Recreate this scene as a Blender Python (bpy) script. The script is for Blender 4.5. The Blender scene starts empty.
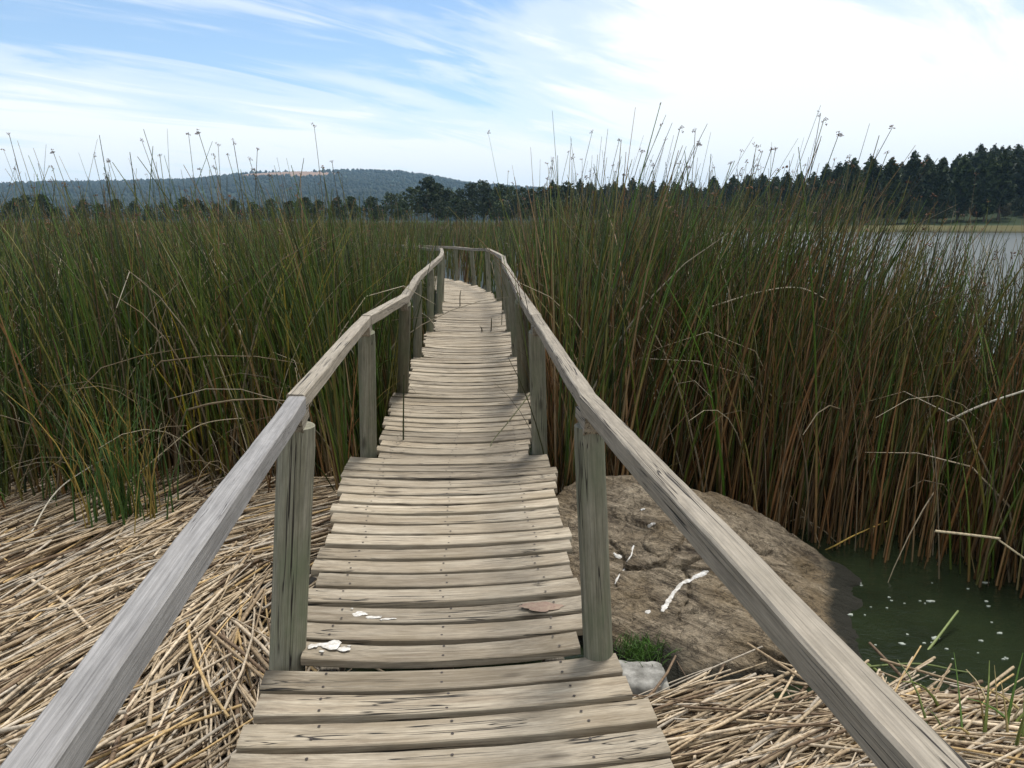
import bpy, math, random
import numpy as np
from mathutils import Vector, Matrix, noise as mn

random.seed(11)
rng = np.random.default_rng(11)
R = math.radians
sc = bpy.context.scene
col = sc.collection

# ------------------------------------------------------------------ camera
EYE = 1.60
PITCH = R(11.45)
FPX = 800.0
cam_d = bpy.data.cameras.new('camera')
cam = bpy.data.objects.new('camera', cam_d)
col.objects.link(cam)
cam.location = (0, 0, EYE)
cam.rotation_euler = (R(90) - PITCH, 0, 0)
cam_d.sensor_width = 36
cam_d.lens = 36 * FPX / 1024
cam_d.clip_start = 0.05
cam_d.clip_end = 30000
sc.camera = cam
CP, SP = math.cos(PITCH), math.sin(PITCH)
WATER = -0.55


def at(px, py, z):
    """world point at height z seen at a given place of the photograph (used to measure the site)"""
    cx, cy = (px - 512) / FPX, (384 - py) / FPX
    d = Vector((cx, CP + cy * SP, -SP + cy * CP))
    t = (z - EYE) / d.z
    return Vector((d.x * t, d.y * t, z))


# ------------------------------------------------------------------ helpers
def link(name, me, m=None, parent=None):
    o = bpy.data.objects.new(name, me)
    col.objects.link(o)
    if m is not None and me is not None:
        me.materials.append(m)
    if parent is not None:
        o.parent = parent
    return o


def tag(o, label=None, cat=None, group=None, kind=None):
    if label: o['label'] = label
    if cat: o['category'] = cat
    if group: o['group'] = group
    if kind: o['kind'] = kind
    return o


def empty(name, loc=(0, 0, 0), rz=0):
    o = bpy.data.objects.new(name, None)
    o.empty_display_size = 0.2
    col.objects.link(o)
    o.location = loc
    o.rotation_euler = (0, 0, rz)
    return o


def np_mesh(name, V, F, C=None, smooth=False):
    """V (n,3) floats, F (m,k) ints all of one size, C (n,3) colours per vertex"""
    me = bpy.data.meshes.new(name)
    V = np.asarray(V, dtype=np.float32)
    F = np.asarray(F, dtype=np.int32)
    m, k = F.shape
    me.vertices.add(len(V))
    me.vertices.foreach_set('co', V.ravel())
    me.loops.add(m * k)
    me.loops.foreach_set('vertex_index', F.ravel())
    me.polygons.add(m)
    me.polygons.foreach_set('loop_start', np.arange(0, m * k, k, dtype=np.int32))
    me.polygons.foreach_set('loop_total', np.full(m, k, dtype=np.int32))
    if smooth:
        me.polygons.foreach_set('use_smooth', np.ones(m, dtype=bool))
    me.update(calc_edges=True)
    if C is not None:
        a = me.color_attributes.new('Col', 'FLOAT_COLOR', 'POINT')
        cc = np.ones((len(V), 4), dtype=np.float32)
        cc[:, :3] = C
        a.data.foreach_set('color', cc.ravel())
    return me


def join_np(parts):
    Vs, Fs, Cs, n = [], [], [], 0
    for V, F, C in parts:
        Vs.append(V); Fs.append(F + n); Cs.append(C); n += len(V)
    return np.concatenate(Vs), np.concatenate(Fs), np.concatenate(Cs)


def tubes(P, Rad, U, S=3, Ccol=None, spin=None):
    """P (N,K,3) centre lines, Rad (N,K), U (N,3) vector square to each stem's plane"""
    N, K, _ = P.shape
    T = np.gradient(P, axis=1)
    T /= np.linalg.norm(T, axis=2, keepdims=True) + 1e-9
    Ub = np.repeat(U[:, None, :], K, 1)
    W = np.cross(T, Ub)
    W /= np.linalg.norm(W, axis=2, keepdims=True) + 1e-9
    if spin is None: spin = rng.uniform(0, 6.28, N)
    ang = spin[:, None] + np.arange(S)[None, :] * 2 * math.pi / S          # (N,S)
    ca, sa = np.cos(ang)[:, None, :, None], np.sin(ang)[:, None, :, None]
    V = P[:, :, None, :] + Rad[:, :, None, None] * (ca * Ub[:, :, None, :] + sa * W[:, :, None, :])
    V = V.reshape(-1, 3)
    base = (np.arange(N) * K * S)[:, None, None]
    k = np.arange(K - 1)[None, :, None] * S
    s = np.arange(S)[None, None, :]
    s2 = (np.arange(S)[None, None, :] + 1) % S
    F = np.stack([base + k + s, base + k + s2, base + k + S + s2, base + k + S + s], -1).reshape(-1, 4)
    C = None
    if Ccol is not None:                                                     # (N,K,3)
        C = np.repeat(Ccol[:, :, None, :], S, 2).reshape(-1, 3)
    return V, F, C


# ------------------------------------------------------------------ materials
def new_mat(name):
    m = bpy.data.materials.new(name)
    m.use_nodes = True
    nt = m.node_tree
    b = nt.nodes['Principled BSDF']
    return m, nt, b


def nd(nt, t, **kw):
    n = nt.nodes.new(t)
    for k, v in kw.items():
        if k.startswith('i_'):
            n.inputs[k[2:].replace('_', ' ')].default_value = v
        else:
            setattr(n, k, v)
    return n


def ramp(nt, src, stops):
    r = nt.nodes.new('ShaderNodeValToRGB')
    e = r.color_ramp.elements
    while len(e) < len(stops): e.new(0.5)
    for i, (p, c) in enumerate(stops):
        e[i].position = p
        e[i].color = (c, c, c, 1) if isinstance(c, (int, float)) else (*c, 1)
    nt.links.new(src, r.inputs['Fac'])
    return r


def mixc(nt, fac, a, b, mode='MIX'):
    m = nt.nodes.new('ShaderNodeMix')
    m.data_type = 'RGBA'; m.blend_type = mode
    for sock, v in ((m.inputs[0], fac), (m.inputs[6], a), (m.inputs[7], b)):
        if isinstance(v, bpy.types.NodeSocket): nt.links.new(v, sock)
        elif isinstance(v, (int, float)): sock.default_value = v
        else: sock.default_value = (*v, 1)
    return m.outputs[2]


def noise_n(nt, vec, scale, detail=4, rough=0.55, dist=0.0):
    n = nt.nodes.new('ShaderNodeTexNoise')
    n.inputs['Scale'].default_value = scale
    n.inputs['Detail'].default_value = detail
    n.inputs['Roughness'].default_value = rough
    n.inputs['Distortion'].default_value = dist
    if vec is not None: nt.links.new(vec, n.inputs['Vector'])
    return n.outputs['Fac']


def mapping(nt, vec, scale=(1, 1, 1), rot=(0, 0, 0), loc=(0, 0, 0)):
    m = nt.nodes.new('ShaderNodeMapping')
    m.inputs['Scale'].default_value = scale
    m.inputs['Rotation'].default_value = rot
    m.inputs['Location'].default_value = loc
    nt.links.new(vec, m.inputs['Vector'])
    return m.outputs['Vector']


def wood_mat(name, dark, mid, light, stain, crack=0.012, stain_amt=0.6, vary=0.25, knot=True, gs=1.0):
    """weathered timber; grain runs along the local x axis"""
    m, nt, b = new_mat(name)
    L = nt.links.new
    tc = nd(nt, 'ShaderNodeTexCoord')
    oi = nd(nt, 'ShaderNodeObjectInfo')
    mul = nd(nt, 'ShaderNodeVectorMath', operation='SCALE')
    mul.inputs[0].default_value = (37.0, 71.0, 53.0)
    L(oi.outputs['Random'], mul.inputs['Scale'])
    add = nd(nt, 'ShaderNodeVectorMath', operation='ADD')
    L(tc.outputs['Object'], add.inputs[0]); L(mul.outputs[0], add.inputs[1])
    v = add.outputs[0]
    # knots bend the grain a little
    fine = noise_n(nt, mapping(nt, v, (2.2, 70 * gs, 70 * gs)), 1.0, 5, 0.65, 0.4)
    hair = noise_n(nt, mapping(nt, v, (5, 230, 230)), 1.0, 3, 0.6, 0.2)
    broad = noise_n(nt, mapping(nt, v, (0.8 * gs ** .5, 14 * gs, 14 * gs)), 1.0, 4, 0.6, 0.8)
    patch = noise_n(nt, mapping(nt, v, (2.0, 4.5, 4.5)), 1.0, 5, 0.6, 0.3)
    mixv = nd(nt, 'ShaderNodeMath', operation='MULTIPLY_ADD', i_Value=0)
    mixv.inputs[1].default_value = 0.45
    L(fine, mixv.inputs[0])
    half = nd(nt, 'ShaderNodeMath', operation='MULTIPLY'); half.inputs[1].default_value = 0.55
    L(broad, half.inputs[0]); L(half.outputs[0], mixv.inputs[2])
    grain = ramp(nt, mixv.outputs[0], [(0.33, dark), (0.48, mid), (0.68, light)]).outputs[0]
    grain = mixc(nt, 0.85, grain, ramp(nt, hair, [(0.30, 0.62), (0.5, 1.0), (0.72, 1.28)]).outputs[0], 'MULTIPLY')
    speck = noise_n(nt, mapping(nt, v, (9, 32, 32)), 1.0, 6, 0.75)
    grain = mixc(nt, 0.7, grain, ramp(nt, speck, [(0.30, 0.70), (0.62, 1.18)]).outputs[0], 'MULTIPLY')
    sfac = ramp(nt, patch, [(0.45, 0.0), (0.68, stain_amt)]).outputs[0]
    c = mixc(nt, sfac, grain, stain)
    # every board its own tone
    vr = nd(nt, 'ShaderNodeMapRange')
    vr.inputs['To Min'].default_value = 1 - vary; vr.inputs['To Max'].default_value = 1 + vary
    L(oi.outputs['Random'], vr.inputs['Value'])
    vm = nd(nt, 'ShaderNodeVectorMath', operation='SCALE')
    L(c, vm.inputs[0]); L(vr.outputs[0], vm.inputs['Scale'])
    c = vm.outputs[0]
    # drying cracks
    cn = noise_n(nt, mapping(nt, v, (0.42 * gs ** .5, 20 * gs, 20 * gs), loc=(3, 5, 9)), 1.0, 3, 0.5, 0.05)
    sub = nd(nt, 'ShaderNodeMath', operation='SUBTRACT'); sub.inputs[1].default_value = 0.5
    L(cn, sub.inputs[0])
    ab = nd(nt, 'ShaderNodeMath', operation='ABSOLUTE'); L(sub.outputs[0], ab.inputs[0])
    cl = ramp(nt, ab.outputs[0], [(0.0, 1.0), (crack * 0.55, 1.0), (max(crack, 1e-4), 0.0)]).outputs[0]
    gate = ramp(nt, noise_n(nt, mapping(nt, v, (1.3, 3, 3), loc=(11, 2, 4)), 1.0, 2), [(0.46, 0.0), (0.52, 1.0)]).outputs[0]
    cg = nd(nt, 'ShaderNodeMath', operation='MULTIPLY'); L(cl, cg.inputs[0]); L(gate, cg.inputs[1])
    c = mixc(nt, cg.outputs[0], c, (0.03, 0.026, 0.022))
    if knot:
        vo = nd(nt, 'ShaderNodeTexVoronoi')
        vo.inputs['Scale'].default_value = 1.0
        L(mapping(nt, v, (2.6, 7.5, 7.5)), vo.inputs['Vector'])
        kf = ramp(nt, vo.outputs['Distance'], [(0.06, 0.8), (0.17, 0.0)]).outputs[0]
        c = mixc(nt, kf, c, tuple(x * 0.45 for x in dark))
    L(c, b.inputs['Base Color'])
    b.inputs['Roughness'].default_value = 0.82
    b.inputs['Specular IOR Level'].default_value = 0.25
    hs = nd(nt, 'ShaderNodeMath', operation='MULTIPLY_ADD'); hs.inputs[1].default_value = -2.0
    L(cg.outputs[0], hs.inputs[0]); L(mixv.outputs[0], hs.inputs[2])
    bp = nd(nt, 'ShaderNodeBump'); bp.inputs['Strength'].default_value = 0.55; bp.inputs['Distance'].default_value = 0.006
    L(hs.outputs[0], bp.inputs['Height']); L(bp.outputs[0], b.inputs['Normal'])
    return m


def attr_mat(name, rough=0.5, spec=0.4, vary=0.0, transl=0.0, noise_amt=0.0):
    m, nt, b = new_mat(name)
    a = nd(nt, 'ShaderNodeAttribute', attribute_name='Col')
    c = a.outputs['Color']
    if noise_amt:
        tc = nd(nt, 'ShaderNodeTexCoord')
        n = noise_n(nt, mapping(nt, tc.outputs['Object'], (60, 60, 9)), 1.0, 3)
        r = ramp(nt, n, [(0.35, 1 - noise_amt), (0.65, 1 + noise_amt)])
        c = mixc(nt, 1.0, c, r.outputs[0], 'MULTIPLY')
    if vary:
        oi = nd(nt, 'ShaderNodeObjectInfo')
        vr = nd(nt, 'ShaderNodeMapRange')
        vr.inputs['To Min'].default_value = 1 - vary; vr.inputs['To Max'].default_value = 1 + vary
        nt.links.new(oi.outputs['Random'], vr.inputs['Value'])
        vm = nd(nt, 'ShaderNodeVectorMath', operation='SCALE')
        nt.links.new(c, vm.inputs[0]); nt.links.new(vr.outputs[0], vm.inputs['Scale'])
        c = vm.outputs[0]
    nt.links.new(c, b.inputs['Base Color'])
    b.inputs['Roughness'].default_value = rough
    b.inputs['Specular IOR Level'].default_value = spec
    if transl:
        tr = nd(nt, 'ShaderNodeBsdfTranslucent')
        nt.links.new(c, tr.inputs['Color'])
        mx = nd(nt, 'ShaderNodeMixShader'); mx.inputs[0].default_value = transl
        nt.links.new(b.outputs[0], mx.inputs[1]); nt.links.new(tr.outputs[0], mx.inputs[2])
        nt.links.new(mx.outputs[0], nt.nodes['Material Output'].inputs['Surface'])
    return m


M = {}
M['plank'] = wood_mat('deck_timber', (0.155, 0.120, 0.084), (0.295, 0.248, 0.182), (0.425, 0.372, 0.288), (0.19, 0.148, 0.092), crack=0.010, stain_amt=0.55, vary=0.26, knot=True)
M['rail_grey'] = wood_mat('silver_grey_timber', (0.205, 0.196, 0.188), (0.25, 0.241, 0.233), (0.295, 0.285, 0.276), (0.215, 0.203, 0.19), crack=0.004, stain_amt=0.3, vary=0.06, knot=False, gs=2.4)
M['rail'] = wood_mat('weathered_rail_timber', (0.205, 0.176, 0.135), (0.270, 0.236, 0.186), (0.335, 0.297, 0.24), (0.20, 0.178, 0.128), crack=0.013, stain_amt=0.3, vary=0.10, knot=False, gs=2.0)
M['post'] = wood_mat('greenish_post_timber', (0.105, 0.100, 0.070), (0.190, 0.182, 0.135), (0.28, 0.265, 0.21), (0.135, 0.160, 0.095), crack=0.008, stain_amt=0.75, vary=0.12, gs=1.3)
M['joist'] = wood_mat('dark_joist_timber', (0.08, 0.07, 0.055), (0.13, 0.115, 0.09), (0.2, 0.175, 0.14), (0.1, 0.09, 0.07))
M['reed'] = attr_mat('reed_stem', 0.45, 0.32, noise_amt=0.15)
M['straw'] = attr_mat('dry_straw', 0.75, 0.25, noise_amt=0.25)
M['foliage'] = attr_mat('tree_foliage', 0.7, 0.2, vary=0.3, transl=0.12)
M['bark'] = attr_mat('tree_bark', 0.9, 0.1, vary=0.2)


def flat_mat(name, c, rough=0.8, spec=0.2, nscale=None, c2=None):
    m, nt, b = new_mat(name)
    if nscale:
        tc = nd(nt, 'ShaderNodeTexCoord')
        r = ramp(nt, noise_n(nt, tc.outputs['Object'], nscale, 5, 0.65), [(0.35, c), (0.65, c2)])
        nt.links.new(r.outputs[0], b.inputs['Base Color'])
    else:
        b.inputs['Base Color'].default_value = (*c, 1)
    b.inputs['Roughness'].default_value = rough
    b.inputs['Specular IOR Level'].default_value = spec
    return m


M['dropping'] = flat_mat('bird_dropping_white', (0.40, 0.37, 0.32), 0.9, 0.1, 45, (0.68, 0.665, 0.63))
M['nail'] = flat_mat('rusty_nail', (0.035, 0.025, 0.02), 0.6, 0.4)
M['red_stain'] = flat_mat('reddish_stain', (0.215, 0.145, 0.115), 0.9, 0.1, 40, (0.28, 0.215, 0.16))
M['foam'] = flat_mat('foam_fleck', (0.36, 0.39, 0.34), 0.8, 0.2)
M['flower'] = flat_mat('brown_flower_head', (0.045, 0.018, 0.010), 0.8, 0.2, 90, (0.12, 0.045, 0.02))

# ------------------------------------------------------------------ boardwalk layout
# stations along the walk: distance, centre x (measured on the photograph)
ST = [(-2.0, 0.33), (0.42, 0.03), (2.73, -0.262), (5.36, -0.407), (7.50, -0.470), (9.60, -0.547), (11.9, -0.625),
      (14.3, -0.70), (16.5, -0.86), (19.0, -1.14), (21.5, -1.60), (24.0, -2.22), (26.0, -3.05), (27.3, -4.3), (28.0, -6.0)]


def centre(y):
    ys = [s[0] for s in ST if True]
    return float(np.interp(y, ys, [s[1] for s in ST]))


SV = [Vector((x, y, float(np.interp(y, [18, 24, 28], [0, -.12, -.16])))) for y, x in ST]   # sinks a little past the bend


def walk_dist(x, y):
    """distance of points to the walk's centre line (vectorised)"""
    d = np.full(np.shape(x), 1e9)
    for a, b in zip(SV[:-1], SV[1:]):
        ex, ey = b.x - a.x, b.y - a.y
        l2 = ex * ex + ey * ey
        t = np.clip(((x - a.x) * ex + (y - a.y) * ey) / l2, 0, 1)
        d = np.minimum(d, np.hypot(x - a.x - t * ex, y - a.y - t * ey))
    return d


def dirs(i):
    a = SV[max(i - 1, 0)]; b = SV[min(i + 1, len(SV) - 1)]
    f = (b - a).normalized()
    return f, Vector((f.y, -f.x, 0)).normalized()          # forward, right


walk = tag(empty('boardwalk', (SV[1].x, SV[1].y, 0)),
           'long narrow weathered timber boardwalk with post and rail sides leading through the reeds', 'boardwalk')
W0 = Vector(walk.location)


def beam(name, a, b, w, h, m, parent, rings=20, jit=0.002, warp=0.004, sag=0.0, bevel=0.006, up=Vector((0, 0, 1)), seed=0.0, ends=(0, 0), roll=0.0):
    """squared timber from a to b, its own mesh, local x along the grain"""
    a, b = Vector(a), Vector(b)
    L = (b - a).length
    X = (b - a).normalized(); Y = up.cross(X).normalized(); Z = X.cross(Y)
    if roll:
        Y, Z = Y * math.cos(roll) + Z * math.sin(roll), Z * math.cos(roll) - Y * math.sin(roll)
    hw, hh = w / 2, h / 2
    sec = []
    for sx, sz, order in ((1, 1, 0), (-1, 1, 1), (-1, -1, 0), (1, -1, 1)):
        p1 = (sx * (hw - bevel), sz * hh); p2 = (sx * hw, sz * (hh - bevel))
        sec += ([p2, p1] if order == 0 else [p1, p2])
    # a point inside each long face, so that faces can dip a little
    sec2 = []
    for j in range(len(sec)):
        sec2.append(sec[j])
        if j % 2 == 1:
            k = (j + 1) % len(sec)
            sec2.append(((sec[j][0] + sec[k][0]) / 2, (sec[j][1] + sec[k][1]) / 2))
    sec = sec2
    S = len(sec)
    V, F = [], []
    for i in range(rings + 1):
        t = i / rings
        s = 4 * t * (1 - t)
        for j, (y, z) in enumerate(sec):
            n = mn.noise_vector(Vector((t * L * 2.5 + seed, y * 9 + seed * 1.7, z * 9)))
            n2 = mn.noise_vector(Vector((t * L * 0.8 + seed * 3.1, seed, 7)))
            fine = mn.noise_vector(Vector((t * L * 14 + seed, y * 40, z * 40)))
            x = t * L - L / 2
            if i == 0: x += ends[0] * z / h
            if i == rings: x += ends[1] * z / h
            V.append((x + (fine.x * 0.003 if i in (0, rings) else 0), y + n.y * jit * 1.4 + n2.y * warp + fine.y * jit * 0.6, z + n.z * jit + n2.z * warp - sag * s + fine.z * jit * 0.5))
    for i in range(rings):
        for j in range(S):
            F.append((i * S + j, i * S + (j + 1) % S, (i + 1) * S + (j + 1) % S, (i + 1) * S + j))
    F.append(tuple(range(S - 1, -1, -1)))
    F.append(tuple(rings * S + j for j in range(S)))
    me = bpy.data.meshes.new(name)
    me.from_pydata(V, [], F)
    o = link(name, me, m, parent)
    mat = Matrix((X, Y, Z)).transposed().to_4x4()
    mat.translation = (a + b) / 2 - W0
    o.matrix_basis = mat
    for p in me.polygons: p.use_smooth = len(p.vertices) == 4
    me.set_sharp_from_angle(angle=R(24))
    return o


def dropping_mesh(name, outline_r, n=26, sx=1, sy=1, seed=0, h=0.0015):
    V = [(0, 0, h)]
    for i in range(n):
        a = 2 * math.pi * i / n
        r = outline_r * (0.85 + 0.60 * mn.noise(Vector((math.cos(a) * 1.1 + seed, math.sin(a) * 1.1, seed))) + 0.16 * mn.noise(Vector((math.cos(a) * 4, math.sin(a) * 4 + seed, 3))))
        V.append((math.cos(a) * r * sx * 0.8, math.sin(a) * r * sy * 0.8, h))
    k = len(V)
    for i in range(n):
        x, y, _ = V[1 + i]
        V.append((x * 1.25, y * 1.25, 0.0))
    F = [(0, 1 + i, 1 + (i + 1) % n) for i in range(n)]
    F += [(1 + i, k + i, k + (i + 1) % n, 1 + (i + 1) % n) for i in range(n)]
    me = bpy.data.meshes.new(name); me.from_pydata(V, [], F); me.update()
    return me


# ---- rails and posts: places measured on the photograph for the near ones
rail_z = 0.97
RL, RR, BL, BR = [], [], [], []
for i, s in enumerate(SV):
    f, r = dirs(i)
    r.z = 0; r.normalize()
    RL.append(s - r * 0.555 + Vector((0, 0, rail_z)) + Vector((random.uniform(-.03, .03), 0, random.uniform(-.025, .025))))
    RR.append(s + r * 0.545 + Vector((0, 0, rail_z)) + Vector((random.uniform(-.03, .03), 0, random.uniform(-.025, .025))))
    BL.append(s - r * 0.60); BR.append(s + r * 0.60)
# measured
RL[2] = at(296, 404, rail_z); RR[2] = at(589, 404, rail_z)
RL[3] = at(366, 320.5, rail_z); RR[3] = at(536.5, 320, rail_z)
RL[4] = at(405, 298.5, rail_z - .01); RR[4] = at(521, 296.5, rail_z)
q = at(30, 790, rail_z); RL[1] = RL[2] + (q - RL[2]) * ((0.42 - RL[2].y) / (q.y - RL[2].y)); RL[0] = RL[1] + (q - RL[2]).normalized() * 2.4
q = at(938, 790, rail_z); RR[1] = RR[2] + (q - RR[2]) * ((0.42 - RR[2].y) / (q.y - RR[2].y)); RR[0] = RR[1] + (q - RR[2]).normalized() * 2.4
BL[2] = at(283.5, 660, 0.0); BR[2] = at(600, 660, 0.0)
BL[3] = at(367, 455, 0.0); BR[3] = at(540, 453, 0.0)
BL[4] = at(402, 393, 0.0); BR[4] = at(524, 393, 0.0)
for k in (2, 3, 4): BL[k].y += 0.06; BR[k].y += 0.06
BL[1] = RL[1] + Vector((-0.06, 0.02, -rail_z)); BR[1] = RR[1] + Vector((0.06, 0.02, -rail_z))
BL[0] = RL[0] + Vector((-0.06, 0, -rail_z)); BR[0] = RR[0] + Vector((0.06, 0, -rail_z))
RH = 0.062; RW = 0.062


def post(base, top, r, seed, taper=0.93):
    """round post from under the water to just under its rail; local x runs up the grain"""
    axis = (top - base).normalized()
    a = base - axis * 1.5
    L = (top - a).length
    X = axis; Y = Vector((0, 1, 0)).cross(X).normalized(); Z = X.cross(Y)
    n, rings = 22, 30
    V, F = [], []
    for i in range(rings + 1):
        t = i / rings
        for j in range(n):
            an = 2 * math.pi * j / n
            c, s = math.cos(an), math.sin(an)
            d = mn.noise(Vector((t * L * 1.2 + seed * 7, c * 1.1 + seed, s * 1.1))) * 0.022 + mn.noise(Vector((t * L * 6, c * 4 + seed, s * 4))) * 0.010
            groove = 0
            rr = r * (1 + (taper - 1) * t) * (1 + d - groove)
            if i == rings: rr *= 0.95
            V.append((t * L, c * rr, s * rr))
    for i in range(rings):
        for j in range(n):
            F.append((i * n + j, i * n + (j + 1) % n, (i + 1) * n + (j + 1) % n, (i + 1) * n + j))
    F.append(tuple(rings * n + j for j in range(n)))
    F.append(tuple(range(n - 1, -1, -1)))
    me = bpy.data.meshes.new('post'); me.from_pydata(V, [], F)
    for p in me.polygons: p.use_smooth = len(p.vertices) == 4
    o = link('post', me, M['post'], walk)
    mat = Matrix((X, Y, Z)).transposed().to_4x4(); mat.translation = a - W0
    o.matrix_basis = mat
    me.set_sharp_from_angle(angle=R(60))
    return o


def cleat(joint, back, w, parent):
    """wedge block under the rail joint, cut on the slant at its near end"""
    X = back.normalized(); Y = Vector((0, 0, 1)).cross(X).normalized(); Z = Vector((0, 0, 1))
    prof = [(-0.10, 0.0), (0.085, 0.0), (0.062, -0.055), (0.045, -0.072), (-0.02, -0.045), (-0.10, -0.04)]
    V = [(x, s * w / 2, z) for s in (-1, 1) for x, z in prof]
    n = len(prof)
    F = [tuple(range(n)), tuple(range(2 * n - 1, n - 1, -1))] + [(i, n + i, n + (i + 1) % n, (i + 1) % n)[::-1] for i in range(n)]
    me = bpy.data.meshes.new('cleat'); me.from_pydata(V, [], F); me.update()
    o = link('cleat', me, M['rail'], parent)
    mat = Matrix((X, Y, Z)).transposed().to_4x4(); mat.translation = joint - Vector((0, 0, RH / 2 - 0.001)) - W0
    o.matrix_basis = mat
    return o


for side, RS, BS in (('l', RL, BL), ('r', RR, BR)):
    for i in range(len(ST)):
        low = 0.045 if i in (2, 3) else 0.01
        top = RS[i] - Vector((0, 0, RH / 2 + low))
        rad = (0.068 if (side == 'l' and i <= 2) else 0.060) * random.uniform(0.96, 1.04) * (1 if i < 4 else 0.95)
        post(BS[i], top, rad, 1.37 * i + (0.4 if side == 'l' else 0.9))
    for i in range(len(ST) - 1):
        a, b = RS[i], RS[i + 1]
        dv = (b - a).normalized()
        gap = 0.0015
        m = M['rail_grey'] if (side == 'l' and i <= 1) else M['rail']
        beam('handrail', a + dv * gap, b - dv * gap, RW * random.uniform(.97, 1.05) * (1 if i < 3 else 1.12), RH * random.uniform(.97, 1.03) * (1 if i < 3 else 1.12), m, walk,
             rings=36 if i < 3 else 16, jit=0.0028 if side == 'r' else 0.002, warp=0.006 if i < 3 else 0.003, bevel=0.005, seed=3.3 * i + (50 if side == 'l' else 90), roll=random.uniform(-.03, .03))
    for i in (1, 2, 3, 4):
        cleat(RS[i], RS[i - 1] - RS[i], RW * 0.94, walk)

# ---- joists under the planks
for i in range(len(ST) - 1):
    for off in (-0.44, 0.0, 0.44):
        _, r0 = dirs(i); _, r1 = dirs(i + 1)
        a = SV[i] + r0 * off; b = SV[i + 1] + r1 * off
        a.z -= 0.139; b.z -= 0.139
        dv = (b - a).normalized()
        beam('joist', a + dv * .004, b - dv * .004, 0.075, 0.10, M['joist'], walk, rings=4, seed=i + off)

# ---- planks
TH = 0.036
plank_specs = []
for i in range(len(ST) - 1):
    a, b = SV[i], SV[i + 1]
    _, ra = dirs(i); _, rb = dirs(i + 1)
    f = (b - a)
    L = f.length
    n = max(3, round(L / 0.158))
    for k in range(n):
        t = (k + 0.5) / n
        c = a.lerp(b, t); r = ra.lerp(rb, t).normalized()
        # planks start between the posts and fan out wide of the next pair
        if i == 1: hl, hr = 0.645, 0.665
        elif i == 2:
            hl, hr = 0.565 + 0.15 * t, 0.575 + 0.095 * t
        else:
            hl = hr = 0.54 + 0.115 * t
        hl += random.uniform(-.026, .026); hr += random.uniform(-.026, .026)
        if k == 0 and i > 1: hl, hr = 0.525, 0.525
        plank_specs.append((c, r, hl, hr, L / n, i, k))
plank_specs.sort(key=lambda s: (max(0, s[0].y - 1.2) if s[0].y > 1.2 else 50 + (1.2 - s[0].y)))
far_bits = []
planks = []
for idx, (c, r, hl, hr, pitch, i, k) in enumerate(plank_specs):
    skew = random.uniform(-.007, .007)
    f = Vector((-r.y, r.x, 0))
    a = c - r * hl - f * skew; b = c + r * hr + f * skew
    zj = random.uniform(-.002, .002)
    a.z += -TH / 2 + zj + random.uniform(-.002, .003); b.z += -TH / 2 + zj + random.uniform(-.002, .003)
    if i == 2:   # first bay climbs a little at its ends
        a.z += 0.016; b.z += 0.016
    w = pitch - random.uniform(0.029, 0.042)
    near = c.y < 9
    o = beam('plank', a, b, w, TH * random.uniform(.9, 1.1), M['plank'], walk, rings=22 if near else 8, jit=0.0032, warp=0.004,
             sag=random.uniform(.026, .036), bevel=0.004, seed=idx * 1.93)
    planks.append((o, i, k, (b - a).length, c))
# nails: pairs over each joist, in the plank's own mesh
for o, i, k, L, c in planks:
    if c.y > 7 or c.y < 1: continue
    me = o.data
    me.materials.append(M['nail'])
    import bmesh
    bm = bmesh.new(); bm.from_mesh(me)
    for x in (-0.44, 0.0, 0.44):
        for y in (-0.035, 0.035):
            xx, yy = x + random.uniform(-.012, .012), y + random.uniform(-.012, .012)
            zt = max((v.co.z for v in bm.verts if abs(v.co.x - xx) < 0.05), default=0.016)
            vs = [bm.verts.new((xx + .0055 * math.cos(q), yy + .0055 * math.sin(q), zt + 0.0005)) for q in np.linspace(0, 2 * math.pi, 9)[:-1]]
            fc = bm.faces.new(vs); fc.material_index = 1
    bm.to_mesh(me); bm.free()


def on_plank(px, py):
    p = at(px, py, 0.0)
    best = min(planks, key=lambda q: abs((q[0].matrix_basis.inverted() @ (p - W0)).y))
    return best[0], best[0].matrix_basis.inverted() @ (p - W0)


for px, py, sx, sy, rr, sd, mat, nm in ((360, 612, 1.3, .6, .036, 1.3, 'dropping', 'bird_dropping'), (374, 615, 1.6, .45, .030, 7.7, 'dropping', 'bird_dropping'), (330, 648, 1.2, .75, .044, 4.1, 'dropping', 'bird_dropping'), (343, 650, 1.1, .7, .024, 8.3, 'dropping', 'bird_dropping'),
                                    (352, 609, 1, .7, .008, 3.3, 'dropping', 'bird_dropping'), (381, 618, 1.2, .7, .007, 6.1, 'dropping', 'bird_dropping'), (322, 654, 1.2, .7, .010, 2.9, 'dropping', 'bird_dropping'), (349, 646, 1.2, .7, .007, 5.9, 'dropping', 'bird_dropping'),
                                    (313, 650, 1.0, .8, .022, 9.0, 'dropping', 'bird_dropping'), (388, 616, 1.6, .5, .018, 5.5, 'dropping', 'bird_dropping'),
                                    (540, 608, 1.7, .8, .055, 2.2, 'red_stain', 'red_stain')):
    o, lp = on_plank(px, py)
    zt = max(v.co.z for v in o.data.vertices if abs(v.co.x - lp.x) < 0.06)
    d = link(nm, dropping_mesh(nm, rr, 40, sx, sy, sd, 0.0016 if mat == 'dropping' else 0.001), M[mat], o)
    d.location = (lp.x, max(-.05, min(.05, lp.y)), zt + 0.0005)

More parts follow.
